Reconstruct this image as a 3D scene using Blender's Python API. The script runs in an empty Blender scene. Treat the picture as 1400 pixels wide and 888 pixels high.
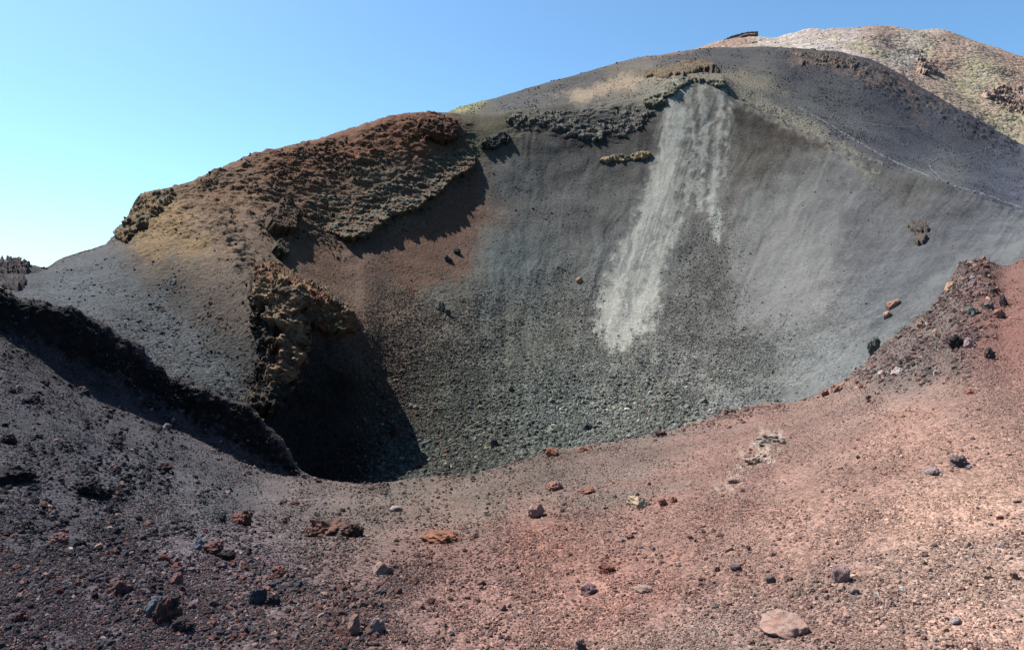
import bpy, math, random
import numpy as np
from mathutils import Vector, Euler

rng = np.random.default_rng(7)
random.seed(7)
scene = bpy.context.scene
COL = scene.collection

# ------------------------------------------------------------------ camera frame
F = 912.0          # focal length in photo pixels (1400 wide)
HOR = 400.0        # photo row of the eye-level horizon
U0 = 700.0
EYE = 1.7          # metres above the ground underfoot; the eye is the origin

# ------------------------------------------------------------------ noise
_P = np.random.default_rng(3).permutation(4096).astype(np.int64)
_G = np.random.default_rng(4).normal(size=(4096, 3)); _G /= np.linalg.norm(_G, axis=1)[:, None]
def _h(i, j, k):
    return _P[(_P[(_P[i & 4095] + j) & 4095] + k) & 4095]
def noise(x, y, z=0.0):
    x, y, z = np.broadcast_arrays(np.asarray(x, float), np.asarray(y, float), np.asarray(z, float))
    xi = np.floor(x).astype(np.int64); yi = np.floor(y).astype(np.int64); zi = np.floor(z).astype(np.int64)
    fx = x - xi; fy = y - yi; fz = z - zi
    sx = fx*fx*fx*(fx*(fx*6-15)+10); sy = fy*fy*fy*(fy*(fy*6-15)+10); sz = fz*fz*fz*(fz*(fz*6-15)+10)
    r = 0
    for dx in (0, 1):
        wx = sx if dx else 1-sx
        for dy in (0, 1):
            wy = sy if dy else 1-sy
            for dz in (0, 1):
                wz = sz if dz else 1-sz
                g = _G[_h(xi+dx, yi+dy, zi+dz)]
                r = r + wx*wy*wz*(g[..., 0]*(fx-dx)+g[..., 1]*(fy-dy)+g[..., 2]*(fz-dz))
    return r*1.5
def fbm(x, y, z=0.0, o=4, gain=0.5):
    a, s, r = 1.0, 1.0, 0
    for k in range(o):
        r = r + a*noise(np.asarray(x)*s+17.3*k, np.asarray(y)*s-9.1*k, np.asarray(z)*s+5.7*k)
        a *= gain; s *= 2.03
    return r
def worley(x, y, z):
    """distance to the nearest feature point and that cell's random number"""
    xi = np.floor(x).astype(np.int64); yi = np.floor(y).astype(np.int64); zi = np.floor(z).astype(np.int64)
    best = np.full(x.shape, 9.0); cid = np.zeros(x.shape)
    for dx in (-1, 0, 1):
        for dy in (-1, 0, 1):
            for dz in (-1, 0, 1):
                h = _h(xi+dx, yi+dy, zi+dz)
                px = xi+dx+0.5+0.45*_G[h, 0]; py = yi+dy+0.5+0.45*_G[h, 1]; pz = zi+dz+0.5+0.45*_G[h, 2]
                d = (px-x)**2+(py-y)**2+(pz-z)**2
                m = d < best
                best = np.where(m, d, best); cid = np.where(m, h/4096.0, cid)
    return np.sqrt(best), cid
def sstep(a, b, x):
    t = np.clip((x-a)/(b-a), 0, 1); return t*t*(3-2*t)
def lin(c):
    c = np.asarray(c, float)/255.0
    return np.where(c <= 0.04045, c/12.92, ((c+0.055)/1.055)**2.4)

# ------------------------------------------------------------------ monotone splines
def pchip1(xk, yk, x):
    xk = np.asarray(xk, float); yk = np.asarray(yk, float)
    h = np.diff(xk); dl = np.diff(yk)/h
    d = np.zeros_like(yk); d[0] = dl[0]; d[-1] = dl[-1]
    for i in range(1, len(xk)-1):
        if dl[i-1]*dl[i] > 0:
            w1 = 2*h[i]+h[i-1]; w2 = h[i]+2*h[i-1]
            d[i] = (w1+w2)/(w1/dl[i-1]+w2/dl[i])
    x = np.clip(x, xk[0], xk[-1])
    i = np.clip(np.searchsorted(xk, x, side='right')-1, 0, len(xk)-2)
    t = (x-xk[i])/h[i]; t2 = t*t; t3 = t2*t
    return (2*t3-3*t2+1)*yk[i]+(t3-2*t2+t)*h[i]*d[i]+(-2*t3+3*t2)*yk[i+1]+(t3-t2)*h[i]*d[i+1]

# ------------------------------------------------------------------ terrain guide lines
# Every line runs from left to right across the place; the ground is lofted through them
# from the photographer's feet over the near lip, down to the crater floor, up the far
# wall, over the rim, across the outer cone and on to the summit behind.
def slope_line(pts):     # (u, v, a): ground seen at v when it climbs at a from the feet
    return [(u, v, EYE/((v-HOR)/F+a)) for u, v, a in pts]
def z_line(pts):         # (u, Z, Y)
    return [(u, HOR-F*Z/Y, Y) for u, Z, Y in pts]

L_feet = z_line([(-600, -1.62, .9), (700, -1.7, .9), (2000, -1.55, .9)])
L_a1 = slope_line([(-600, 900, .08), (0, 900, .04), (400, 900, 0), (700, 900, 0), (1000, 900, .03), (1400, 900, .09), (2000, 900, .16)])
L_a2 = slope_line([(-600, 600, .12), (0, 640, .04), (200, 700, -.02), (400, 745, -.07), (560, 755, -.085), (700, 745, -.075), (850, 720, -.05),
                   (1000, 690, -.015), (1200, 630, .05), (1400, 580, .10), (2000, 420, .22)])
_lip = [(-600, 420, 8), (-200, 440, 10), (0, 458, 11.5), (55, 484, 12.0), (120, 522, 12.7), (200, 562, 13.4), (280, 602, 13.9), (345, 634, 14.2), (400, 653, 14.3), (440, 661, 14.3)]
L_a3 = _lip + slope_line([(500, 665, -.155), (560, 659, -.15), (640, 650, -.145), (700, 633, -.13), (745, 621, -.12), (800, 610, -.11), (860, 602, -.105), (905, 593, -.10),
                   (950, 580, -.09), (1000, 565, -.08), (1040, 556, -.074), (1080, 553, -.072), (1120, 542, -.06), (1150, 526, -.046), (1175, 508, -.03), (1195, 486, -.01), (1240, 450, .025), (1280, 420, .055),
                   (1300, 385, .09), (1318, 362, .11), (1345, 358, .115), (1372, 366, .105), (1400, 358, .112), (1500, 320, .15), (2000, 200, .30)])
L_a4 = [(-600, 330, 8.5), (-200, 375, 10.5), (0, 402, 12.1), (55, 414, 12.6), (120, 434, 13.3), (165, 460, 13.7), (200, 488, 14.0), (240, 514, 14.2),
        (280, 536, 14.4), (345, 563, 14.7), (385, 608, 14.7), (410, 643, 14.6), (440, 658, 14.8)] + \
       [(u, v-3, y+.7) for u, v, y in L_a3 if u > 440]
L_a5 = [(-600, 470, 32), (0, 520, 27), (120, 560, 25), (200, 620, 23.5), (280, 660, 22.5), (345, 700, 21.5), (440, 760, 20.5), (560, 770, 20.5), (700, 750, 20.5), (860, 710, 21), (1000, 680, 22.5),
        (1080, 660, 23.5), (1150, 610, 25), (1200, 570, 27), (1290, 480, 31), (1345, 440, 32), (1400, 425, 33), (2000, 330, 34)]
L_b1 = [(-600, 500, 42), (0, 480, 40), (130, 530, 39), (215, 580, 38), (300, 625, 37.5), (345, 660, 37), (440, 705, 36.5), (520, 700, 36.5), (620, 692, 37), (780, 662, 39), (930, 630, 41), (1040, 598, 42),
        (1110, 565, 42), (1200, 503, 43), (1290, 430, 45), (1400, 368, 47), (2000, 250, 50)]
L_b2 = [(-600, 470, 50), (0, 430, 47), (130, 445, 48), (215, 485, 48), (300, 520, 47), (345, 545, 46), (375, 575, 45.5), (410, 640, 46.5), (440, 664, 47.5), (480, 664, 48.5), (520, 655, 49.5), (620, 630, 50.5), (780, 592, 54), (930, 562, 56),
        (1040, 530, 57), (1110, 495, 57), (1200, 438, 58), (1290, 375, 60), (1400, 330, 62), (2000, 200, 68)]
L_b3 = [(-600, 440, 56), (0, 395, 54), (130, 392, 58), (215, 412, 58), (300, 415, 57), (345, 405, 55.5), (370, 395, 54.5), (395, 398, 54), (430, 412, 55), (470, 436, 56), (484, 470, 56.5), (500, 560, 57), (520, 600, 58), (620, 560, 62), (780, 510, 69),
        (930, 488, 71), (1040, 460, 72), (1110, 425, 72), (1200, 380, 73), (1290, 333, 75), (1400, 310, 76), (2000, 150, 84)]
L_b4 = [(-600, 425, 60), (0, 381, 60), (60, 373, 63), (130, 355, 66), (215, 330, 67), (280, 325, 67), (345, 345, 66), (395, 375, 66), (430, 398, 67), (470, 424, 68), (500, 452, 68.5), (530, 470, 70), (620, 440, 78), (780, 400, 90), (930, 380, 93),
        (1040, 360, 92), (1110, 340, 91), (1200, 318, 90), (1290, 292, 90), (1400, 298, 87), (2000, 120, 98)]
L_b5 = [(-600, 390, 63), (0, 372, 62), (40, 374, 63), (62, 372, 67), (130, 343, 73), (170, 314, 76), (200, 284, 78), (280, 265, 83), (345, 265, 85), (400, 288, 86), (470, 318, 88), (560, 318, 93), (620, 308, 99), (700, 280, 106), (780, 258, 112), (880, 236, 116),
        (930, 224, 117), (985, 224, 117), (1040, 234, 114), (1110, 250, 109), (1200, 264, 103), (1290, 268, 97), (1400, 291, 90), (2000, 100, 103)]
L_c = [(-600, 340, 68), (-60, 353, 66), (0, 356, 66), (26, 358, 66.5), (44, 364, 68), (62, 368, 71), (80, 358, 73), (130, 340, 79), (153, 330, 81), (175, 300, 82), (195, 268, 84), (230, 259, 86), (285, 240, 92), (345, 214, 97), (430, 190, 104), (500, 170, 110), (560, 156, 115), (605, 155, 120),
       (650, 158, 124), (700, 150, 127), (780, 142, 131), (860, 136, 134), (900, 123, 135.5), (925, 109, 136.5), (985, 111, 135), (1010, 135, 131), (1060, 160, 127), (1110, 183, 121), (1180, 215, 113), (1240, 238, 106), (1290, 250, 101),
       (1340, 268, 96), (1400, 288, 92), (2000, 90, 108)]
L_d1 = [(-600, 440, 90), (0, 405, 88), (80, 400, 92), (130, 385, 98), (200, 330, 102), (285, 285, 110), (430, 225, 122), (560, 178, 132), (620, 158, 137), (650, 150, 140), (700, 141, 143), (780, 130, 146), (860, 118, 149), (930, 97, 152), (985, 98, 151),
        (1040, 113, 148), (1110, 138, 144), (1180, 170, 138), (1290, 222, 128), (1400, 252, 122), (2000, 80, 140)]
L_d2 = [(-600, 450, 180), (0, 440, 180), (285, 330, 165), (430, 250, 160), (560, 180, 155), (620, 152, 153), (660, 140, 158), (700, 127, 163), (780, 104, 176), (880, 79, 194), (985, 65, 208), (1040, 65, 218), (1100, 67, 224), (1180, 80, 226),
        (1260, 120, 224), (1310, 150, 216), (1370, 186, 206), (1400, 200, 200), (2000, 120, 220)]
L_d3 = [(-600, 450, 290), (0, 445, 280), (430, 330, 250), (620, 230, 240), (780, 150, 250), (880, 115, 260), (985, 95, 275), (1100, 88, 290), (1180, 92, 290), (1260, 124, 285), (1310, 150, 275), (1370, 185, 265), (1400, 199, 262), (2000, 140, 280)]
L_e1 = [(-600, 445, 420), (0, 440, 410), (430, 370, 380), (620, 280, 370), (780, 190, 370), (880, 120, 370), (985, 72, 375), (1100, 62, 385), (1180, 62, 385), (1260, 88, 380), (1330, 115, 370), (1400, 140, 360), (2000, 160, 360)]
L_e2 = [(-600, 440, 600), (0, 436, 600), (430, 390, 560), (620, 320, 540), (780, 220, 520), (880, 130, 510), (950, 75, 510), (985, 63, 510), (1035, 52, 505), (1060, 51, 505), (1085, 45, 510), (1130, 41, 515), (1200, 37, 520), (1240, 42, 520), (1290, 45, 515), (1330, 56, 505),
        (1400, 78, 490), (2000, 190, 470)]
L_f = z_line([(-600, -60, 1100), (430, -60, 1100), (780, 20, 1100), (1100, 90, 1000), (1400, 90, 1000), (2000, 20, 1000)])
L_g = z_line([(-600, -160, 3000), (2000, -160, 3000)])
L_h = z_line([(-600, -160, 30000), (2000, -160, 30000)])
LINES = [L_feet, L_a1, L_a2, L_a3, L_a4, L_a5, L_b1, L_b2, L_b3, L_b4, L_b5, L_c, L_d1, L_d2, L_d3, L_e1, L_e2, L_f, L_g, L_h]
NROW = [16, 190, 210, 70, 24, 24, 70, 110, 110, 120, 130, 50, 80, 24, 60, 70, 10, 8, 4]

us = np.concatenate([np.arange(-3600, -600, 60.0), np.arange(-600, -24, 9.0), np.arange(-24, 1424.1, 1.5), np.arange(1433, 2000.1, 9.0), np.arange(2060, 5000, 60.0)])
KV = np.array([pchip1([p[0] for p in l], [p[1] for p in l], us) for l in LINES])
KW = np.array([pchip1([p[0] for p in l], [1.0/p[2] for p in l], us) for l in LINES])
def pchip_rows(K, ts):
    dl = np.diff(K, axis=0); d = np.zeros_like(K); d[0] = dl[0]; d[-1] = dl[-1]
    a, b = dl[:-1], dl[1:]
    with np.errstate(all='ignore'):
        d[1:-1] = np.where(a*b > 0, 2*a*b/(a+b), 0)
    i = np.clip(np.floor(ts).astype(int), 0, len(K)-2); t = (ts-i)[:, None]
    t2 = t*t; t3 = t2*t
    return (2*t3-3*t2+1)*K[i]+(t3-2*t2+t)*d[i]+(-2*t3+3*t2)*K[i+1]+(t3-t2)*d[i+1]
ts = np.concatenate([i+np.arange(n)/n for i, n in enumerate(NROW)]+[[len(NROW)]])
ROW0 = np.concatenate([[0], np.cumsum(NROW)])          # first row of each line
V = pchip_rows(KV, ts); W = pchip_rows(KW, ts)
Y = 1.0/W
U = np.broadcast_to(us, V.shape)
P = np.stack([Y*(U-U0)/F, Y, Y*(HOR-V)/F], -1)         # undisplaced ground, metres, eye at origin
P0 = P.copy()
def normals(P):
    du = np.gradient(P, axis=1); dv = np.gradient(P, axis=0)
    n = np.cross(du, dv); n /= np.maximum(np.linalg.norm(n, axis=-1, keepdims=True), 1e-9)
    return n
N0 = normals(P0)
R_LIP, R_CR, R_RIM, R_FAR = ROW0[5], ROW0[5], ROW0[11], ROW0[14]
SHEET = {'fore': (0, ROW0[5]), 'crater': (ROW0[5], ROW0[11]), 'hill': (ROW0[11], ROW0[14]), 'far': (ROW0[14], ROW0[19])}

# ------------------------------------------------------------------ masks over the ground (polygons in survey coordinates u, v)
RU = np.arange(-620, 2021, 4.0); RV = np.arange(-100, 1301, 4.0)
GU, GV = np.meshgrid(RU, RV)
def poly_sd(poly, closed=True):
    """signed distance raster, positive inside; an open polyline gives minus the distance"""
    p = np.asarray(poly, float); n = len(p)
    d = np.full(GU.shape, 1e9); ins = np.zeros(GU.shape, bool)
    for k in range(n if closed else n-1):
        a = p[k]; b = p[(k+1) % n]; ab = b-a
        t = np.clip(((GU-a[0])*ab[0]+(GV-a[1])*ab[1])/(ab@ab+1e-9), 0, 1)
        d = np.minimum(d, (GU-a[0]-t*ab[0])**2+(GV-a[1]-t*ab[1])**2)
        if closed and a[1] != b[1]:
            c = ((a[1] > GV) != (b[1] > GV)) & (GU < (b[0]-a[0])*(GV-a[1])/(b[1]-a[1])+a[0])
            ins ^= c
    d = np.sqrt(d)
    return np.where(ins, d, -d)
def samp(R, u, v):
    x = np.clip((u-RU[0])/4.0, 0, len(RU)-1.001); y = np.clip((v-RV[0])/4.0, 0, len(RV)-1.001)
    i = x.astype(int); j = y.astype(int); fx = x-i; fy = y-j
    return R[j, i]*(1-fx)*(1-fy)+R[j, i+1]*fx*(1-fy)+R[j+1, i]*(1-fx)*fy+R[j+1, i+1]*fx*fy
class Mask:
    def __init__(s, poly, feather=8, warp=6, scale=25, closed=True, width=0):
        s.R = poly_sd(poly, closed); s.f = feather; s.w = warp; s.s = scale; s.width = width
    def __call__(s, u, v):
        n = fbm(u/s.s, v/s.s, 3.3, 4, .6)*s.w*1.6
        return sstep(-s.f, s.f, samp(s.R, u, v)+s.width+n)
def shepard(pts, pw=3.2):
    num = np.zeros(GU.shape+(3,)); den = np.zeros(GU.shape)
    for u, v, c in pts:
        w = 1.0/((GU-u)**2+(1.3*(GV-v))**2+500.0)**(pw/2)
        num += w[..., None]*lin(c); den += w
    return num/den[..., None]
def samp3(R, u, v):
    return np.stack([samp(R[..., k], u, v) for k in range(3)], -1)

# -------- natural relief
def relief():
    D = np.zeros(V.shape)
    a, b = SHEET['fore']; b += 1
    p = P0[a:b]; y = p[..., 1]; near = sstep(1.0, 3.0, y)
    fx, fy, fz = p[..., 0], p[..., 1], p[..., 2]
    d = .05*fbm(fx/2.2, fy/2.2, fz/2.2, 3)+.022*fbm(fx/.35, fy/.35, fz/.35, 4, .55)
    left = sstep(620, 150, U[a:b]); right = Mask([(1180, 520), (1200, 470), (1300, 345), (1420, 350), (1420, 430), (1330, 500), (1240, 520)], 20)(U[a:b], V[a:b])
    F1, cid = worley(fx/.33, fy/.33, fz/.33)
    d += (left*.5+right)*sstep(.35, .85, cid)*np.clip(.75-F1, 0, 1)*.11*sstep(4, 9, y)
    ridge = sstep(458, 300, U[a:b])*sstep(ROW0[3]-30, ROW0[3]+25, np.arange(a, b))[:, None]
    d += ridge*(.11*fbm(fx/.8, fy/.8, fz/.8, 5, .65)+.06*np.clip(.8-worley(fx/.35, fy/.35, fz/.35)[0], 0, 1))
    D[a:b] = d*near
    a, b = SHEET['crater']; a += 1; b += 1
    p = P0[a:b]; fx, fy, fz = p[..., 0], p[..., 1], p[..., 2]; u, v = U[a:b], V[a:b]
    d = .30*fbm(fx/9, fy/9, fz/9, 3)+.02*fbm(fx/.6, fy/.6, fz/.6, 4, .6)
    crag = Mask([(275, 250), (345, 205), (600, 150), (650, 180), (655, 235), (560, 305), (470, 340), (400, 330), (350, 320)], 18)(u, v)
    d += crag*(.55*np.abs(fbm(fx/3.2, fy/3.2, fz/1.6, 5, .55))+.25*np.clip(.8-worley(fx/1.0, fy/1.0, fz/.8)[0], 0, 1))
    grey = Mask([(60, 360), (200, 300), (340, 350), (380, 560), (300, 560), (120, 450)], 25)(u, v)
    d += grey*.035*fbm(fx/.7, fy/.7, fz/.7, 4, .6)
    spur = Mask([(150, 330), (190, 260), (300, 240), (350, 340), (420, 390), (490, 435), (520, 520), (420, 560), (340, 560), (345, 420), (300, 330), (230, 320)], 12)(u, v)
    d += spur*(.5*fbm(fx/2.4, fy/2.4, fz/2.4, 5, .6))
    rub = Mask([(500, 420), (640, 380), (780, 380), (820, 480), (890, 470), (930, 400), (1000, 330), (1010, 460), (900, 620), (500, 720)], 25)(u, v)
    d += rub*.14*np.clip(.8-worley(fx/.55, fy/.55, fz/.55)[0], 0, 1)
    und = Mask([(690, 160), (800, 145), (890, 140), (895, 165), (850, 195), (790, 195), (700, 185)], 8)(u, v)
    d += und*(.3*fbm(fx/2.2, fy/2.2, fz/1.4, 5, .6))
    gul = (650+(u-650)/np.clip(1.11-v/1000, .3, 2))
    d += (.03*fbm(gul/16, v/190, 2.0, 3)+.20*fbm(gul/45+.5*fbm(u/60, v/60, 1, 2), v/110, 6.0, 4, .55))*sstep(600, 700, u)*sstep(120, 160, v)
    D[a:b] = d*sstep(0, 20, np.arange(a, b)-a)[:, None]
    a, b = SHEET['hill']; a += 1; b += 1
    p = P0[a:b]; fx, fy, fz = p[..., 0], p[..., 1], p[..., 2]
    D[a:b] = .5*fbm(fx/22, fy/22, fz/22, 3)+.04*fbm(fx/1.6, fy/1.6, fz/1.6, 4, .6)
    brow = Mask([(1050, 70), (1170, 75), (1290, 140), (1400, 200), (1380, 205), (1250, 150), (1150, 105)], 12)(U[a:b], V[a:b])
    D[a:b] += brow*.9*np.abs(fbm(fx/5, fy/5, fz/5, 4, .6))
    a, b = SHEET['far']; a += 1; b += 1
    p = P0[a:b]; fx, fy, fz = p[..., 0], p[..., 1], p[..., 2]
    amp = sstep(240, 300, fy)*sstep(2000, 900, fy)
    D[a:b] = amp*(5*fbm(fx/75, fy/75, fz/75, 3)+1.3*np.abs(fbm(fx/22, fy/22, fz/22, 5, .55)))
    return D
D = relief()
P = P0+N0*D[..., None]
VP = HOR-F*P[..., 2]/P[..., 1]; UP = U0+F*P[..., 0]/P[..., 1]
NS = normals(P)

# ------------------------------------------------------------------ ground colours
FORE_PTS = [(20, 480, (60, 58, 62)), (20, 560, (62, 60, 66)), (100, 600, (64, 62, 68)), (60, 720, (66, 62, 68)), (200, 640, (74, 72, 76)), (300, 680, (84, 82, 84)), (60, 850, (78, 70, 76)), (200, 850, (88, 78, 82)),
    (350, 780, (108, 94, 96)), (400, 700, (112, 101, 98)), (500, 680, (126, 111, 104)), (600, 695, (142, 117, 106)), (520, 800, (138, 112, 107)), (650, 800, (160, 120, 112)), (600, 760, (150, 112, 103)),
    (750, 740, (168, 116, 104)), (800, 660, (140, 116, 110)), (900, 720, (172, 126, 116)), (850, 800, (178, 126, 115)), (1000, 650, (168, 126, 118)), (1000, 840, (186, 146, 138)), (1100, 700, (190, 145, 132)),
    (1250, 600, (186, 141, 128)), (1300, 700, (206, 160, 143)), (1350, 800, (212, 166, 150)), (1380, 450, (162, 108, 100)), (1345, 400, (142, 102, 96)), (1280, 450, (128, 111, 108)), (1220, 500, (132, 115, 112)),
    (1150, 560, (166, 130, 122)), (750, 630, (122, 107, 100)), (650, 665, (130, 115, 106)), (560, 670, (122, 110, 102)), (860, 620, (140, 118, 112)), (1395, 360, (140, 104, 94))]  # cinder tones with some lighting in them, dimmer left and brighter right
CRATER_PTS = [(-100, 400, (60, 60, 66)), (20, 395, (66, 68, 74)), (100, 390, (72, 77, 84)), (130, 360, (74, 74, 78)), (220, 420, (60, 60, 62)), (300, 500, (54, 56, 57)), (250, 350, (86, 76, 66)), (225, 300, (124, 100, 72)), (300, 330, (104, 85, 68)),
    (330, 400, (82, 70, 62)), (300, 270, (98, 72, 52)), (400, 230, (102, 70, 49)), (480, 200, (106, 71, 50)), (560, 180, (112, 72, 49)), (450, 280, (98, 74, 56)), (520, 250, (88, 75, 60)), (430, 370, (90, 66, 50)),
    (500, 350, (90, 70, 58)), (560, 320, (94, 74, 61)), (635, 280, (92, 73, 62)), (620, 400, (78, 76, 69)), (530, 420, (86, 72, 62)), (700, 250, (74, 77, 77)), (700, 350, (76, 82, 80)), (790, 300, (83, 83, 81)),
    (700, 450, (80, 82, 76)), (620, 550, (71, 75, 69)), (560, 620, (70, 75, 70)), (520, 500, (78, 68, 60)), (750, 560, (80, 84, 80)), (880, 560, (96, 97, 91)), (850, 350, (96, 98, 96)), (760, 210, (70, 70, 68)), (820, 180, (64, 62, 60)),
    (660, 190, (78, 74, 58)), (720, 160, (80, 78, 70)), (1050, 200, (96, 92, 85)), (1050, 300, (119, 117, 113)), (1100, 400, (126, 126, 124)), (985, 400, (100, 98, 94)), (1200, 300, (100, 101, 104)), (1200, 400, (102, 105, 109)),
    (1130, 500, (126, 129, 129)), (1050, 540, (121, 123, 121)), (960, 500, (106, 106, 102)), (1300, 300, (92, 93, 98)), (1250, 350, (98, 100, 105)), (1240, 260, (96, 95, 92)), (1390, 320, (112, 115, 119)), (400, 600, (30, 29, 28)), (470, 540, (32, 30, 29)), (430, 560, (30, 29, 28)), (480, 620, (32, 30, 29)), (440, 660, (28, 27, 26)), (570, 560, (76, 72, 66)), (560, 650, (72, 74, 70)), (1600, 350, (110, 110, 112))]  # the near-black points paint the pit's shadow into its floor
HILL_PTS = [(400, 200, (90, 70, 52)), (560, 160, (92, 78, 64)), (625, 150, (120, 116, 90)), (700, 135, (95, 92, 88)), (800, 108, (95, 90, 86)), (850, 120, (134, 122, 104)), (930, 75, (92, 86, 84)), (900, 124, (140, 132, 112)), (1000, 80, (86, 83, 84)),
    (1010, 118, (152, 144, 122)), (1100, 95, (77, 75, 80)), (1200, 140, (80, 78, 84)), (1150, 165, (112, 110, 108)), (1110, 140, (108, 106, 102)), (1250, 190, (92, 92, 98)), (1350, 230, (95, 97, 107)), (1390, 260, (96, 98, 108)), (1290, 235, (120, 120, 116)), (1340, 175, (88, 84, 88))]
FAR_PTS = [(1050, 56, (176, 162, 148)), (1100, 55, (172, 158, 148)), (1200, 43, (142, 112, 97)), (1250, 72, (176, 166, 150)), (1150, 65, (166, 152, 146)), (1330, 105, (166, 156, 122)), (1380, 130, (165, 125, 108)), (1300, 60, (165, 136, 116)), (1390, 85, (160, 126, 106)),
    (1275, 90, (160, 114, 94)), (1300, 115, (148, 126, 106)), (1385, 170, (160, 146, 112)), (1010, 58, (150, 118, 100)), (900, 80, (120, 110, 100)), (600, 300, (90, 84, 78)), (0, 420, (90, 90, 92))]
LEFTGREY = Mask([(-600, 300), (60, 355), (170, 335), (260, 360), (340, 420), (370, 560), (200, 640), (-600, 640)], 25, 14)
ALB = {'fore': .345, 'crater': .35, 'hill': .36, 'far': .56}
def ground_colour(name, u, v, p):
    s = ALB[name]
    wu = u+10*fbm(u/30, v/30, 1.0, 3); wv = v+8*fbm(u/30, v/30, 8.0, 3)
    if name == 'fore':
        c = samp3(R_FORE, wu, wv)
        x, y, z = p[..., 0], p[..., 1], p[..., 2]
        n = fbm(x/1.5, y/1.5, z/1.5, 4, .6)
        c = c*(1+.22*n)[..., None]
        # ash-grey tongues and rusty patches
        g = sstep(.18, .6, fbm(x/2.3+9, y/2.3, z/2.3, 4, .55))*sstep(330, 620, u)
        c = c*(1-.35*g[..., None])+.35*g[..., None]*lin((150, 136, 130))
        c = c*(1+sstep(520, 250, u)[..., None]*np.array([.30, .32, .42]))
        r = .35*sstep(.25, .7, fbm(x/1.1+31, y/1.1, z, 4, .6))*sstep(500, 700, u)
        c = c*(1-.45*r[..., None])+.45*r[..., None]*lin((186, 122, 104))
        m = FM['pale'](u, v)*sstep(-.25, .25, fbm(u/9, v/9, 2, 3))
        c = c*(1-.75*m[..., None])+.75*m[..., None]*lin((206, 190, 178))
        m = FM['darkrub'](u, v)
        c = c*(1-.85*m[..., None])+.85*m[..., None]*lin((134, 118, 116))
        lum = c.mean(-1, keepdims=True); k = .25*sstep(450, 800, u)[..., None]; c = c*(1-k)+k*lum*np.array([1.05, .99, .96])
        c = c*(1+sstep(480, 800, u)[..., None]*np.array([0, -.03, -.10]))
        m = FM['ridgeshade'](u, v)*np.clip(.93+.25*fbm(u/14, v/10, 5, 4, .6), 0, 1)
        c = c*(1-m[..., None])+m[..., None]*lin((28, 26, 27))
        m = FM['bedrock'](u, v)*sstep(-.3, .2, fbm(u/7, v/9, 2, 3))
        c = c*(1-.6*m[..., None])+.6*m[..., None]*lin((220, 176, 162))
        m = FM['redmound'](u, v)
        c = c*(1-.5*m[..., None])+.5*m[..., None]*lin((150, 108, 98))
    elif name == 'crater':
        c = samp3(R_CRAT, wu, wv)*(.95+.65*sstep(1060, 720, u)*(1-.80*LEFTGREY(wu, wv)))[..., None]  # left and centre lightened in colour to offset the weaker sun there
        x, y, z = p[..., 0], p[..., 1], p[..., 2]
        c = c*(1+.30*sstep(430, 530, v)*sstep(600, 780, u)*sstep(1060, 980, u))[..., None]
        c = c*(1+.24*fbm(x/4.5, y/4.5, z/4.5, 5, .62))[..., None]
        gul = (650+(u-650)/np.clip(1.11-v/1000, .3, 2))
        st = fbm(gul/7, v/130, 4.0, 4, .6); wall = sstep(560, 680, u)*sstep(640, 480, v)
        st = .5*st+.7*fbm(gul/22+.6*fbm(u/50, v/50, 3, 3), v/70, 4.0, 4, .65)
        c = c*(1+.13*st*wall)[..., None]
        # pale dust slides
        fan = CM['fan'](u, v); sl = CM['slide'](u, v)
        a0 = CM['fantop'](u, v)*np.clip(.26+1.5*fbm(gul/4+.15*fbm(u/25, v/25, 9, 3), v/200, 2, 4, .65), 0, .62)
        c = c*(1-a0[..., None])+a0[..., None]*lin((146, 145, 138))
        a1 = fan*np.clip(.88+(.25+.45*sstep(420, 300, v))*fbm(gul/3.4+.2*fbm(u/22, v/22, 5, 3), v/260, 7, 4, .6), 0, 1)
        for w_ in BRANCH: a1 = np.maximum(a1, w_(u, v)*np.clip(.80+.45*fbm(u/5, v/60, 3, 3), .1, 1))
        for w_ in RILL: a1 = a1*(1-.55*w_(u, v)*np.clip(.7+.9*fbm(u/8, v/16, 3, 3), 0, 1))
        c = c*(1-a1[..., None])+a1[..., None]*lin((178, 178, 169))
        c = c*(1-.5*sl[..., None])+.5*sl[..., None]*lin((138, 139, 138))
        for mname, colr, amt in (('rust', (116, 82, 64), .7), ('buff', (150, 122, 84), .75), ('bluegrey', (92, 100, 106), .55), ('yellowrim', (162, 156, 138), .55), ('rimgrey', (150, 146, 132), .55),
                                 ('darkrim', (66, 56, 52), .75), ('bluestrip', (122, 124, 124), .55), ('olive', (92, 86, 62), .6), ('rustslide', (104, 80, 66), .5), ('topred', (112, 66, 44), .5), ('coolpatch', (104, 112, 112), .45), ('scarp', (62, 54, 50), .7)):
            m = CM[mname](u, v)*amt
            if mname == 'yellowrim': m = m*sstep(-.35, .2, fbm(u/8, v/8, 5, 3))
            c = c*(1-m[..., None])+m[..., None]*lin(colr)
    elif name == 'hill':
        c = samp3(R_HILL, wu, wv)*np.array([.84, .87, .95])
        x, y, z = p[..., 0], p[..., 1], p[..., 2]
        c = c*(1+.18*fbm(x/9, y/9, z/9, 5, .6))[..., None]
        for mname, colr, amt in (('sand', (176, 156, 130), .8), ('brown', (134, 112, 98), .7), ('yellowrim', (166, 158, 138), .55), ('brownspot', (140, 116, 102), .6), ('lichen', (170, 164, 100), .7), ('skybrown', (150, 118, 96), .7), ('tan', (158, 144, 122), .5)):
            m = HM[mname](u, v)*amt
            if mname in ('brown', 'brownspot'): m = m*sstep(-.4, .25, fbm(x/6, y/6, z/6, 4, .6))
            c = c*(1-m[..., None])+m[..., None]*lin(colr)
    else:
        c = samp3(R_FAR_C, wu, wv)
        x, y, z = p[..., 0], p[..., 1], p[..., 2]
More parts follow.
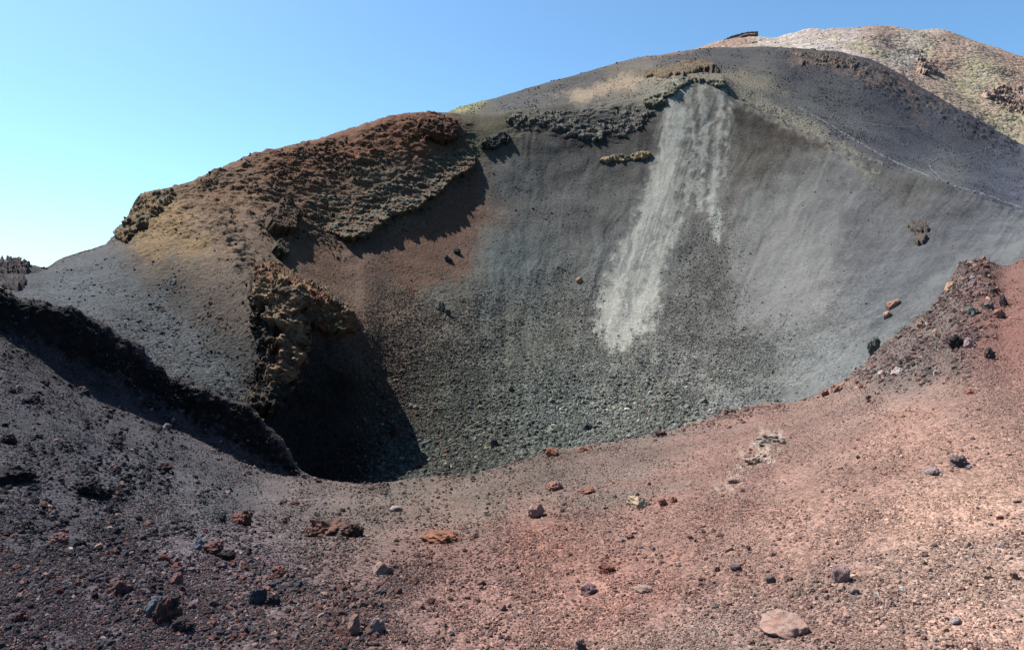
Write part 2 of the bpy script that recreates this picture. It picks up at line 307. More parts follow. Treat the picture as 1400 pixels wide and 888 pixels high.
        c = c*(1+.13*fbm(x/18, y/18, z/18, 5, .6))[..., None]
        c = .75*c+.25*c.mean(-1, keepdims=True)
        g = sstep(.0, .45, fbm(x/14+3, y/40, z/9, 4, .6))*FMR['green'](u, v)
        c = c*(1-.5*g[..., None])+.5*g[..., None]*lin((168, 162, 114))
        g = sstep(.1, .5, fbm(x/16+30, y/30, z/10, 4, .6))
        c = c*(1-.3*g[..., None])+.3*g[..., None]*lin((158, 132, 118))
    return np.clip(c*s, .004, .75)
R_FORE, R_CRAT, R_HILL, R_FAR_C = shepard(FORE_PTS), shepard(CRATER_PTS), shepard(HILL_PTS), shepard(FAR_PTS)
FM = {'ridgeshade': Mask([(-600, 330), (-200, 375), (0, 402), (55, 414), (120, 434), (200, 488), (280, 536), (345, 563), (385, 608), (415, 650), (400, 652), (345, 622), (280, 580), (200, 540), (120, 498), (55, 464), (0, 444), (-200, 430), (-600, 410)], 8, 8, 14),  # ridge face blackened so that its shade is in the ground colour
      'bedrock': Mask([(1128, 778), (1140, 770), (1148, 790), (1146, 820), (1156, 836), (1142, 862), (1130, 856), (1136, 822), (1130, 800)], 7, 8, 14),
      'pale': Mask([(1050, 588), (1072, 596), (1050, 622), (1020, 640), (1000, 670), (985, 668), (1015, 625)], 10, 10, 14),
      'darkrub': Mask([(1185, 510), (1200, 470), (1290, 400), (1300, 350), (1340, 350), (1330, 440), (1310, 500), (1200, 525)], 26, 16),
      'redmound': Mask([(1330, 370), (1420, 345), (1420, 490), (1330, 500), (1310, 470)], 14, 12)}
BRANCH = [Mask(p_, 4, 4, 9, False, w_) for p_, w_ in (([(958, 112), (962, 170), (960, 230), (954, 285)], 5), ([(985, 122), (982, 190), (976, 250), (970, 290)], 5), ([(975, 285), (982, 310), (979, 322)], 8),
          ([(938, 115), (949, 200), (938, 270), (918, 335)], 4), ([(922, 112), (914, 170), (900, 235), (880, 290)], 6), ([(998, 135), (993, 200), (990, 240)], 1))]
RILL = [Mask(p_, 3, 5, 8, False, w_) for p_, w_ in (([(932, 205), (914, 290), (892, 350), (872, 400)], 2.5), ([(903, 290), (880, 345), (848, 405)], 2), ([(918, 330), (902, 400), (880, 440)], 1.5), ([(948, 130), (944, 200), (926, 280)], 2), ([(870, 350), (850, 420), (842, 450)], 1.0))]
CM = {'fan': Mask([(918, 115), (936, 112), (940, 170), (934, 240), (924, 295), (910, 360), (905, 400), (886, 458), (868, 460), (858, 470), (832, 479), (814, 455), (820, 415), (845, 345), (872, 285), (893, 230), (908, 180)], 10, 9, 14),
      'fantop': Mask([(900, 122), (930, 110), (990, 114), (1003, 150), (1006, 220), (985, 300), (950, 340), (915, 330), (880, 270), (900, 200)], 10, 12, 16),
      'fan2': Mask([(905, 120), (930, 108), (990, 114), (1000, 160), (1002, 220), (985, 320), (972, 330), (955, 270), (930, 330), (915, 400), (880, 460), (815, 470), (815, 430), (870, 280), (905, 180)], 8, 6, 16),
      'slide': Mask([(1020, 280), (1080, 230), (1150, 200), (1180, 240), (1150, 330), (1090, 420), (1040, 455), (1005, 440), (1010, 380)], 22, 20, 40),
      'rust': Mask([(640, 220), (655, 235), (660, 330), (640, 380), (560, 400), (520, 350), (600, 300)], 10, 8, 20),
      'buff': Mask([(170, 320), (200, 270), (240, 285), (300, 340), (250, 350), (200, 345)], 14, 12),
      'bluegrey': Mask([(30, 400), (90, 365), (160, 352), (200, 400), (280, 470), (330, 540), (220, 500), (120, 440)], 22, 14),
      'yellowrim': Mask([(995, 120), (1050, 150), (1100, 178), (1150, 205), (1200, 235), (1190, 245), (1140, 212), (1090, 190), (1040, 168), (1000, 140)], 5, 5, 10),
      'rimgrey': Mask([(780, 138), (860, 130), (910, 112), (930, 110), (905, 140), (880, 150), (790, 152)], 5, 5, 10),
      'darkrim': Mask([(1000, 145), (1060, 168), (1120, 195), (1130, 205), (1060, 190), (1005, 170)], 5, 5, 10),
      'bluestrip': Mask([(1080, 552), (1130, 500), (1200, 450), (1290, 370), (1330, 350), (1420, 320), (1420, 350), (1320, 360), (1200, 480)], 12, 8),
      'olive': Mask([(610, 155), (700, 150), (730, 165), (660, 200), (640, 180)], 12, 10),
      'rustslide': Mask([(480, 330), (560, 320), (520, 420), (560, 560), (520, 540), (470, 440)], 20, 14),
      'topred': Mask([(345, 215), (430, 190), (560, 160), (630, 165), (630, 200), (500, 205), (380, 250)], 16, 14),
      'scarp': Mask([(700, 172), (760, 168), (800, 178), (840, 172), (885, 152), (895, 165), (880, 185), (830, 200), (790, 204), (740, 190)], 7, 9, 14),  # dark brown rock, with part of the cliff's shadow in the colour
      'coolpatch': Mask([(650, 330), (720, 300), (760, 340), (740, 420), (670, 420)], 25, 18, 40)}
HM = {'sand': Mask([(760, 132), (800, 118), (870, 98), (885, 108), (860, 122), (800, 134)], 7, 6, 16),
      'brown': Mask([(1070, 72), (1160, 76), (1230, 105), (1290, 145), (1250, 140), (1180, 110), (1130, 98), (1090, 90)], 9, 8, 14),
      'yellowrim': Mask([(985, 108), (1040, 135), (1110, 165), (1160, 198), (1210, 232), (1190, 232), (1130, 195), (1060, 160), (1000, 128)], 6, 5, 10),
      'brownspot': Mask([(1238, 140), (1250, 142), (1275, 172), (1262, 172)], 5, 5, 10),
      'lichen': Mask([(610, 156), (640, 146), (668, 138), (660, 146), (630, 154)], 3, 3, 8),
      'skybrown': Mask([(880, 80), (905, 68), (950, 66), (940, 72), (900, 80)], 3, 3, 10),
      'tan': Mask([(880, 104), (940, 100), (1020, 98), (1080, 125), (1010, 118), (930, 107), (880, 116)], 6, 5, 12)}
FMR = {'green': Mask([(1040, 60), (1250, 60), (1300, 75), (1420, 100), (1420, 215), (1330, 150), (1280, 105), (1180, 78)], 12, 10)}

# ------------------------------------------------------------------ materials
def nt(name):
    m = bpy.data.materials.new(name); m.use_nodes = True
    t = m.node_tree; t.nodes.clear()
    out = t.nodes.new('ShaderNodeOutputMaterial'); b = t.nodes.new('ShaderNodeBsdfPrincipled')
    b.inputs['Roughness'].default_value = .95; b.inputs['Specular IOR Level'].default_value = .15
    t.links.new(b.outputs[0], out.inputs[0])
    return m, t, b
def ground_mat(name, cells, grain, bump, strength=.8, cellvar=.55):
    """gravelly ground: attribute colour, broken up per pebble, with a pebble bump"""
    m, t, b = nt(name); N = t.nodes; L = t.links
    at = N.new('ShaderNodeAttribute'); at.attribute_name = 'col'
    geo = N.new('ShaderNodeNewGeometry')
    col = at.outputs['Color']; height = None
    for k, sc in enumerate(cells):
        vo = N.new('ShaderNodeTexVoronoi'); vo.inputs['Scale'].default_value = sc
        L.new(geo.outputs['Position'], vo.inputs['Vector'])
        sep = N.new('ShaderNodeSeparateColor'); L.new(vo.outputs['Color'], sep.inputs[0])
        mr = N.new('ShaderNodeMapRange'); mr.inputs['To Min'].default_value = 1-cellvar*(.8 if k else 1); mr.inputs['To Max'].default_value = 1+cellvar*(.8 if k else 1)
        L.new(sep.outputs[0], mr.inputs['Value'])
        mx = N.new('ShaderNodeMix'); mx.data_type = 'RGBA'; mx.blend_type = 'MULTIPLY'; L.new(at.outputs['Alpha'], mx.inputs[0])
        L.new(col, mx.inputs[6]); L.new(mr.outputs[0], mx.inputs[7]); col = mx.outputs[2]
        inv = N.new('ShaderNodeMath'); inv.operation = 'MULTIPLY'; inv.inputs[1].default_value = -1.0/sc
        L.new(vo.outputs['Distance'], inv.inputs[0])
        if height is None: height = inv.outputs[0]
        else:
            ad = N.new('ShaderNodeMath'); ad.operation = 'ADD'; L.new(height, ad.inputs[0]); L.new(inv.outputs[0], ad.inputs[1]); height = ad.outputs[0]
    no = N.new('ShaderNodeTexNoise'); no.inputs['Scale'].default_value = grain; no.inputs['Detail'].default_value = 9; no.inputs['Roughness'].default_value = .72
    L.new(geo.outputs['Position'], no.inputs['Vector'])
    mr = N.new('ShaderNodeMapRange'); mr.inputs['From Min'].default_value = .25; mr.inputs['From Max'].default_value = .75; mr.inputs['To Min'].default_value = .68; mr.inputs['To Max'].default_value = 1.32
    L.new(no.outputs['Fac'], mr.inputs['Value'])
    mx = N.new('ShaderNodeMix'); mx.data_type = 'RGBA'; mx.blend_type = 'MULTIPLY'; mx.inputs[0].default_value = 1
    L.new(col, mx.inputs[6]); L.new(mr.outputs[0], mx.inputs[7]); col = mx.outputs[2]
    ns = N.new('ShaderNodeMath'); ns.operation = 'MULTIPLY'; ns.inputs[1].default_value = .22/grain; L.new(no.outputs['Fac'], ns.inputs[0])
    ad = N.new('ShaderNodeMath'); ad.operation = 'ADD'; L.new(height, ad.inputs[0]); L.new(ns.outputs[0], ad.inputs[1])
    bp = N.new('ShaderNodeBump'); bp.inputs['Strength'].default_value = strength; bp.inputs['Distance'].default_value = bump
    st = N.new('ShaderNodeMath'); st.operation = 'MULTIPLY'; st.inputs[1].default_value = strength; L.new(at.outputs['Alpha'], st.inputs[0]); L.new(st.outputs[0], bp.inputs['Strength'])
    L.new(ad.outputs[0], bp.inputs['Height']); L.new(bp.outputs[0], b.inputs['Normal']); L.new(col, b.inputs['Base Color'])
    return m
def rock_mat(name, source, grain=6.0, bump=.6, var=.5):
    m, t, b = nt(name); N = t.nodes; L = t.links
    if source == 'object':
        oi = N.new('ShaderNodeObjectInfo'); col = oi.outputs['Color']
    else:
        at = N.new('ShaderNodeAttribute'); at.attribute_name = 'tint' if source == 'instancer' else 'col'
        if source == 'instancer': at.attribute_type = 'INSTANCER'
        col = at.outputs['Color']
    tc = N.new('ShaderNodeTexCoord')
    src = tc.outputs['Object']
    if source == 'vertex':
        src = N.new('ShaderNodeNewGeometry').outputs['Position']
    no = N.new('ShaderNodeTexNoise'); no.inputs['Scale'].default_value = grain; no.inputs['Detail'].default_value = 8; no.inputs['Roughness'].default_value = .7
    L.new(src, no.inputs['Vector'])
    mr = N.new('ShaderNodeMapRange'); mr.inputs['From Min'].default_value = .25; mr.inputs['From Max'].default_value = .75; mr.inputs['To Min'].default_value = 1-var; mr.inputs['To Max'].default_value = 1+var
    L.new(no.outputs['Fac'], mr.inputs['Value'])
    mx = N.new('ShaderNodeMix'); mx.data_type = 'RGBA'; mx.blend_type = 'MULTIPLY'; mx.inputs[0].default_value = 1
    L.new(col, mx.inputs[6]); L.new(mr.outputs[0], mx.inputs[7])
    bp = N.new('ShaderNodeBump'); bp.inputs['Strength'].default_value = bump; bp.inputs['Distance'].default_value = .6/grain
    L.new(no.outputs['Fac'], bp.inputs['Height']); L.new(bp.outputs[0], b.inputs['Normal']); L.new(mx.outputs[2], b.inputs['Base Color'])
    return m
M_FORE = ground_mat('cinder_gravel', (70, 32), 14.0, 1.0, .6, .33)
M_CRAT = ground_mat('scree_gravel', (8.0, 3.2), 2.0, 1.0, .55, .34)
M_HILL = ground_mat('ash_slope', (6.0, 2.4), 1.2, 1.0, .4, .24)
M_FAR = ground_mat('summit_ground', (.9, .35), .16, 1.0, .45, .16)
M_STONE = rock_mat('stone', 'object')
M_GRAVEL = rock_mat('loose_gravel', 'instancer', 3.0, .5, .35)
M_CRAG = rock_mat('crag_rock', 'vertex', 2.2, .8, .45)
M_BOULDER = rock_mat('boulder_rock', 'vertex', 14.0, .6, .35)

# ------------------------------------------------------------------ mesh helpers
def mesh_obj(name, verts, faces, mat, col=None, smooth=True, grit=None):
    me = bpy.data.meshes.new(name)
    verts = np.ascontiguousarray(verts, np.float32); faces = np.ascontiguousarray(faces, np.int32)
    k = faces.shape[1]
    me.vertices.add(len(verts)); me.vertices.foreach_set('co', verts.ravel())
    me.loops.add(faces.size); me.loops.foreach_set('vertex_index', faces.ravel())
    me.polygons.add(len(faces)); me.polygons.foreach_set('loop_start', np.arange(0, faces.size, k, dtype=np.int32))
    me.polygons.foreach_set('loop_total', np.full(len(faces), k, np.int32))
    me.update(calc_edges=True)
    me.polygons.foreach_set('use_smooth', np.full(len(faces), smooth))
    if col is not None:
        a = me.attributes.new('col', 'FLOAT_COLOR', 'POINT')
        a.data.foreach_set('color', np.concatenate([col, np.ones((len(col), 1)) if grit is None else grit.reshape(-1, 1)], 1).astype(np.float32).ravel())
    me.materials.append(mat)
    o = bpy.data.objects.new(name, me); COL.objects.link(o)
    return o
def grid_faces(r, c):
    i = np.arange(r*c).reshape(r, c)
    return np.stack([i[:-1, :-1], i[:-1, 1:], i[1:, 1:], i[1:, :-1]], -1).reshape(-1, 4)
def tag(o, label, cat, group=None, kind=None):
    o['label'] = label; o['category'] = cat
    if group: o['group'] = group
    if kind: o['kind'] = kind
    return o
NAMES = {'fore': ('ground', M_FORE, 'gravel slope of black and pink cinders underfoot, falling away to the crater lip', 'ground'),
         'crater': ('crater_slope', M_CRAT, 'inside wall and floor of the volcanic crater, red on the left and grey on the right', 'crater'),
         'hill': ('hill', M_HILL, 'dark ash slope of the cone rising behind the crater rim', 'hill'),
         'far': ('mountain_terrain', M_FAR, 'distant pinkish summit with yellow-green patches behind the dark slope', 'mountain')}
GC = np.zeros(P.shape)
for key, (nm, mat, lab, cat) in NAMES.items():
    a, b = SHEET[key]; b += 1
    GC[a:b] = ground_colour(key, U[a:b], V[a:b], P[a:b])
    grit = None
    if key == 'crater':
        u_, v_ = U[a:b], V[a:b]
        grit = (.45+.55*sstep(330, 470, v_))*(1-.55*np.maximum(CM['fan'](u_, v_), .7*CM['fan2'](u_, v_)))*(1-.6*CM['slide'](u_, v_))*(1-.8*CM['bluestrip'](u_, v_))
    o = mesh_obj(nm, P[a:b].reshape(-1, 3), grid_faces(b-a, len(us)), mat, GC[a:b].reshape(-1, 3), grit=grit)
    tag(o, lab, cat, kind='structure')
# ground behind and beside the photographer
xs = np.linspace(-90, 90, 91); ys = np.linspace(1.0, -90, 60)
BX, BY = np.meshgrid(xs, ys)
BZ = -1.74-.10*np.abs(BY-1.0)+.02*BX+.5*fbm(BX/9, BY/9, 0, 3)*sstep(6, 24, np.hypot(BX, BY))
o = mesh_obj('ground_behind', np.stack([BX, BY, BZ], -1).reshape(-1, 3), grid_faces(60, 91)[:, ::-1], M_FORE, np.tile(lin((120, 96, 90))*.42, (BX.size, 1)))
o.name = 'ground'; tag(o, 'cinder slope continuing behind the viewpoint', 'ground', kind='structure')

# ------------------------------------------------------------------ finding places on the ground
COLV = VP
def locate(u, v, sheet):
    """ground point seen at u, v on that stretch of ground: (point, normal, colour)"""
    a, b = SHEET[sheet]
    j = int(np.clip(np.searchsorted(us, u), 1, len(us)-1)); j = j if abs(us[j]-u) < abs(us[j-1]-u) else j-1
    c = COLV[a:b+1, j]
    hit = np.nonzero((c[:-1] >= v) & (c[1:] < v))[0]
    if len(hit) == 0:
        i = int(np.argmin(np.abs(c-v))); return P[a+i, j].copy(), NS[a+i, j].copy(), GC[a+i, j].copy()
    i = int(hit[0]); f = (c[i]-v)/max(c[i]-c[i+1], 1e-6)
    p = P[a+i, j]*(1-f)+P[a+i+1, j]*f
    return p, NS[a+i, j].copy(), GC[a+i, j].copy()

# ------------------------------------------------------------------ crags: bodies of rock standing out of the slopes
def crag(label, poly, sheet, height, colours, lump=1.0, rough=.35, strata=0.0, edge=6, cam=.5, step=.9, jag=5, name='rock_outcrop', cat='rock outcrop', group=None, mat=None, sink=.35, alb=None, gaps=0, brink=None, over=2.5):
    poly = np.asarray(poly, float)
    u0, v0 = poly.min(0)-edge-jag; u1, v1 = poly.max(0)+edge+jag
    a, b = SHEET[sheet]
    cu = np.arange(u0, u1, step); cv = np.arange(v0, v1, step)
    # ground under the crag: resample the lofted surface on this finer grid
    js = np.clip(np.interp(cu, us, np.arange(len(us))), 0, len(us)-1.001)
    G = np.zeros((len(cv), len(cu), 3)); tops = []
    for k, jf in enumerate(js):
        j = int(jf); f = jf-j
        vc = V[a:b+1, j]*(1-f)+V[a:b+1, j+1]*f
        # last stretch that falls monotonically (the visible face)
        run = np.minimum.accumulate(vc); vis = vc <= run+1e-9
        idx = np.nonzero(vis)[0]; vv = vc[idx]
        o = np.argsort(vv)
        t = np.interp(cv, vv[o], idx[o].astype(float))
        i = np.clip(t.astype(int), 0, b-a-1); g = (t-i)[:, None]
        A = P0[a+i, j]*(1-g)+P0[a+i+1, j]*g; B = P0[a+i, j+1]*(1-g)+P0[a+i+1, j+1]*g
        G[:, k] = A*(1-f)+B*f
        # above the crest the body stands up vertically out of the ground
        top = cv < vv.min(); tops.append(vv.min())
        if top.any():
            yy = G[top, k, 1]; G[top, k, 2] = yy*(HOR-cv[top])/F
    du = np.gradient(G, axis=1); dv = np.gradient(G, axis=0)
    n = np.cross(dv, du)
    n /= np.maximum(np.linalg.norm(n, axis=-1, keepdims=True), 1e-9)
    tc = -G/np.linalg.norm(G, axis=-1, keepdims=True)
    n = np.where((n*tc).sum(-1, keepdims=True) < 0, -n, n)
    d = n*(1-cam)+tc*cam; d /= np.linalg.norm(d, axis=-1, keepdims=True)
    CU, CV = np.meshgrid(cu, cv); TOP = np.array(tops)[None, :]
    sd = samp(poly_sd(poly), CU, CV)+jag*1.5*fbm(CU/16, CV/16, 6.1, 4, .6)
    m = sstep(-edge*.5, edge*.5, sd)
    x, y, z = G[..., 0], G[..., 1], G[..., 2]
    wx_, wy_, wz_ = (a_+.35*lump*fbm(x/lump+q_, y/lump, z/lump, 3) for a_, q_ in ((x, 0), (y, 7), (z, 13)))
    F1, cid = worley(wx_/lump, wy_/lump, wz_/(lump*(.5 if strata else 1.1)))
    F2, cid2 = worley(wx_/lump*2.6+5, wy_/lump*2.6, wz_/lump*(3.2 if strata else 2.1))
    F3, cid3 = worley(wx_/lump*6+9, wy_/lump*6, wz_/lump*6)
    hs = max(lump*4, height*3)
    h = height*m*(.85+.35*fbm(x/hs, y/hs, z/hs, 3))
    if brink is not None:
        bd = samp(poly_sd(brink, False), CU, CV); h = h*(.12+.88*np.exp(bd/20.0))+.25*m*np.exp(bd/20.0)
    h += m*rough*lump*(.75*(cid-.4)+.38*(cid2-.5)+.18*(cid3-.5)-.25*F2*.6+.30*fbm(x/lump*2, y/lump*2, z/lump*2, 5, .6))
    if strata:
        h += m*strata*.6*(np.abs(((z+.5*fbm(x/5, y/5, z/5, 3))/(lump*1.1)) % 1-.5)*2-.5)
    if gaps:
        h -= (gaps*(height+rough*lump)*sstep(-.15, .35, fbm(x/(lump*2.2)+50, y/(lump*2.2), z/(lump*2.2), 4, .6)))
    h = h-(1-m)*(sink+.25*height)
    Q = G+d*h[..., None]
    keep = (sd > -edge-2.0) & (CV > TOP-over)
    ids = -np.ones(keep.shape, int); ids[keep] = np.arange(keep.sum())
    q = np.stack([ids[:-1, :-1], ids[1:, :-1], ids[1:, 1:], ids[:-1, 1:]], -1).reshape(-1, 4)
    q = q[(q >= 0).all(1)]
    c0, c1 = lin(colours[0]), lin(colours[1])
    w = np.clip(.5+.9*fbm(x/lump/1.7+4, y/lump/1.7, z/lump/1.7, 4, .6)+.35*(cid-.5), 0, 1)[..., None]
    s = (alb if alb else ALB[sheet])
    cc = (c0*(1-w)+c1*w)*s*(.8+.4*cid2[..., None])
    if len(colours) > 2:
        k = sstep(.62, .8, cid)[..., None]*.8; cc = cc*(1-k)+k*lin(colours[2])*s
    o = mesh_obj(name, Q[keep], q, mat or M_CRAG, np.clip(cc[keep], .004, .7))
    # origin at the base
    me = o.data; base = Q[keep].mean(0); base[2] = Q[keep][:, 2].min()
    co = np.empty(len(me.vertices)*3, np.float32); me.vertices.foreach_get('co', co)
    me.vertices.foreach_set('co', (co.reshape(-1, 3)-base.astype(np.float32)).ravel()); o.location = base
    return tag(o, label, cat, group)

crag('long greenish-grey crag with a dark overhanging lower edge on the red crater wall', [(462, 328), (400, 285), (430, 262), (500, 262), (545, 240), (590, 215), (632, 203), (652, 214), (648, 232), (622, 246), (600, 268), (570, 288), (535, 300), (510, 322), (480, 333)],
     'crater', 2.3, [(114, 106, 90), (124, 92, 70), (132, 126, 110)], lump=1.0, rough=.5, strata=.35, edge=3, jag=2.5, cam=.7, gaps=.14, brink=[(478, 333), (535, 300), (570, 286), (600, 266), (648, 230)])
crag('rust-red blocky crag below the left skyline, above the long grey crag', [(572, 172), (600, 160), (622, 164), (628, 192), (600, 198), (578, 192)], 'crater', 1.6, [(112, 72, 50), (88, 58, 44)], lump=1.2, rough=.5, edge=4, jag=4)
crag('small brown crag with a black shadow beside it, midway down the red wall', [(364, 300), (378, 282), (398, 278), (408, 300), (404, 318), (384, 326), (368, 318)], 'crater', 2.2, [(112, 84, 64), (92, 76, 64)], lump=.5, rough=.8, edge=4, jag=4)
crag('low greenish knob under the small brown crag on the red wall', [(372, 332), (384, 330), (392, 345), (386, 356), (374, 348)], 'crater', 1.4, [(92, 86, 70), (80, 70, 58)], lump=.45, rough=.7, edge=3, jag=3)
crag('tan buttress of rock hanging above the black pit', [(360, 396), (376, 388), (396, 400), (412, 414), (420, 440), (416, 470), (412, 498), (398, 512), (384, 530), (370, 540), (362, 520), (372, 490), (380, 460), (372, 436), (358, 420)], 'crater', 1.6, [(166, 136, 108), (128, 102, 82), (176, 146, 116)], lump=.9, rough=.8, edge=5, jag=9, cam=.45, gaps=.15)
crag('dark cracked rock face left of the tan buttress', [(346, 384), (360, 380), (374, 398), (384, 430), (378, 462), (366, 490), (356, 520), (346, 500), (352, 460), (346, 420)], 'crater', .7, [(74, 66, 58), (98, 84, 70)], lump=.7, rough=1.0, edge=4, jag=8, cam=.45, gaps=.3)
crag('ochre and red jagged crest at the head of the black pit', [(350, 362), (372, 368), (400, 384), (432, 398), (462, 418), (478, 432), (482, 452), (462, 462), (436, 456), (420, 442), (398, 420), (372, 396), (352, 384)], 'crater', 1.3, [(150, 118, 84), (140, 92, 70), (118, 110, 90)], lump=.8, rough=.8, edge=4, jag=5)
crag('dark jagged rocks along the brink at the left of the pit', [(330, 548), (352, 528), (378, 522), (398, 528), (384, 550), (366, 572), (340, 566)], 'crater', 1.2, [(66, 64, 60), (92, 82, 68)], lump=.7, rough=.7, edge=4, jag=5)
crag('buff crag with a notched outline on the left skyline', [(158, 326), (160, 312), (176, 300), (182, 288), (194, 278), (195, 265), (212, 258), (232, 258), (240, 268), (226, 286), (206, 304), (190, 318), (172, 330)], 'crater', .8, [(150, 124, 90), (124, 98, 72), (112, 104, 86)], lump=1.0, rough=.75, strata=.2, edge=4, jag=4, gaps=.2)
crag('black rubble mound at the far left edge of the view', [(-60, 360), (-10, 356), (20, 354), (38, 360), (44, 374), (34, 392), (0, 400), (-60, 402)], 'crater', .35, [(62, 60, 66), (88, 78, 82)], lump=.7, rough=.9, edge=7, jag=6, cam=.2)
crag('dark undercut cliff below the rim, left of the pale dust slide', [(690, 158), (740, 150), (790, 152), (850, 150), (884, 146), (890, 160), (872, 176), (835, 186), (812, 192), (780, 182), (740, 172), (700, 172)], 'crater', .5, [(92, 86, 80), (122, 117, 109), (140, 136, 126)], lump=.7, rough=.5, edge=5, jag=8, cam=.3, gaps=.4, brink=[(690, 168), (740, 173), (780, 183), (812, 193), (835, 187), (872, 177), (891, 160)])
crag('crust of grey rock along the brink at the top of the dust slide', [(880, 138), (898, 128), (918, 112), (940, 105), (968, 106), (992, 112), (998, 122), (980, 120), (950, 113), (926, 120), (918, 134), (900, 144), (884, 148)], 'crater', 1.0, [(110, 110, 100), (150, 146, 124)], lump=.7, rough=.45, edge=3, jag=4, gaps=.3)
crag('layered brown lava crust arching above the dust slide', [(878, 100), (905, 96), (935, 84), (962, 82), (985, 92), (990, 97), (960, 97), (930, 102), (905, 107), (880, 107)], 'hill', 1.5, [(124, 104, 80), (92, 78, 66), (150, 132, 104)], lump=1.1, rough=.45, strata=.7, edge=3, jag=3, cam=.6)
crag('thin cream-coloured ledge across the grey crater wall', [(818, 219), (835, 214), (862, 212), (882, 208), (892, 211), (876, 219), (858, 222), (828, 223)], 'crater', .8, [(196, 172, 132), (150, 130, 100)], lump=.8, rough=.6, edge=2.5, jag=2.5)
crag('dark grey block outcrop on the wall right of the red slope', [(656, 200), (664, 188), (684, 182), (700, 184), (698, 194), (680, 200), (664, 208)], 'crater', 1.1, [(80, 84, 80), (62, 62, 60)], lump=.9, rough=.8, edge=3, jag=3)
crag('broad dark lava lump alone on the right crater wall', [(1240, 312), (1250, 303), (1264, 305), (1270, 315), (1258, 320), (1244, 319)], 'crater', .9, [(88, 80, 76), (112, 102, 96)], lump=.45, rough=.9, edge=3, jag=3)
crag('smaller dark lava lump just below the broad one on the right crater wall', [(1248, 326), (1256, 322), (1267, 325), (1264, 334), (1252, 335)], 'crater', .9, [(92, 84, 80), (120, 108, 102)], lump=.4, rough=.9, edge=3, jag=2.5)
crag('tilted brown slab jutting from the skyline left of the summit', [(984, 62), (1000, 53), (1022, 47), (1034, 45), (1034, 52), (1012, 58), (992, 64)], 'far', 2.5, [(140, 110, 92), (116, 94, 82)], lump=3, rough=.3, edge=2, jag=1, sink=.3, over=20)
for lb, pl in (('reddish-brown crag high on the far summit slope', [(1268, 62), (1278, 50), (1292, 48), (1296, 60), (1284, 68)]),
               ('reddish crag below the summit, at the edge of the green patch', [(1252, 92), (1262, 82), (1278, 80), (1282, 96), (1270, 104)]),
               ('long reddish crag spilling down right of the summit', [(1286, 64), (1304, 60), (1316, 70), (1312, 82), (1296, 78)]),
               ('pinkish cliff band at the right edge of the far slope', [(1345, 128), (1372, 118), (1410, 122), (1410, 150), (1390, 156), (1360, 146)]),
               ('reddish crag on the brow, above the green far slope', [(1254, 62), (1262, 56), (1270, 60), (1268, 70), (1258, 72)])):
    crag(lb, pl, 'far', 2.5, [(168, 142, 126), (146, 124, 112)], lump=3.5, rough=.8, edge=3, jag=6, sink=1, gaps=.35)
crag('brown rocky brow along the top of the dark ash slope', [(1085, 74), (1120, 73), (1150, 78), (1172, 88), (1158, 96), (1120, 90), (1092, 84)], 'hill', .8, [(128, 108, 96), (100, 90, 86)], lump=1.6, rough=.7, edge=4, jag=6)
# ------------------------------------------------------------------ loose rocks
def ico(sub):
    import bmesh
    bm = bmesh.new(); bmesh.ops.create_icosphere(bm, subdivisions=sub, radius=1)
    v = np.array([x.co[:] for x in bm.verts]); f = np.array([[q.index for q in p.verts] for p in bm.faces]); bm.free()
    return v, f
ICO = {s: ico(s) for s in (2, 3, 4, 5)}
def rock_shape(seed, sub, rough=.12, cuts=9, squash=(1, 1, 1), clinker=0.0):
    r = np.random.default_rng(seed)
    v, f = ICO[sub]; v = v.copy()
    for _ in range(cuts):                       # broken faces
        n = r.normal(size=3); n /= np.linalg.norm(n); d = r.uniform(.52, .88)
        s = v@n-d; v -= np.where(s > 0, s, 0)[:, None]*n
    o = r.uniform(0, 90, 3)
    k = 1+rough*fbm(v[:, 0]*1.7+o[0], v[:, 1]*1.7+o[1], v[:, 2]*1.7+o[2], 5 if sub > 3 else 3, .55)
    if clinker:
        w, c = worley(v[:, 0]*2.4+o[0], v[:, 1]*2.4+o[1], v[:, 2]*2.4+o[2])
        k += clinker*(np.clip(.8-w, 0, 1)*(.5+c)-.25)
        if sub > 3: k += clinker*.35*fbm(v[:, 0]*6+o[0], v[:, 1]*6, v[:, 2]*6, 3, .6)
    v = v*k[:, None]*np.asarray(squash)
    v[:, 2] -= v[:, 2].min()+.30*np.ptp(v[:, 2])         # rest a little way into the ground
    m = max(np.ptp(v[:, 0]), np.ptp(v[:, 1]))/2
    return v/m, f
def surf_rot(n, seed, tilt=.35):
    r = np.random.default_rng(seed)
    q = Vector((0, 0, 1)).rotation_difference(Vector(n)*.6+Vector((0, 0, .4)))
    e = Euler((r.uniform(-tilt, tilt), r.uniform(-tilt, tilt), r.uniform(0, 6.28)))
    return (q.to_matrix() @ e.to_matrix()).to_euler()

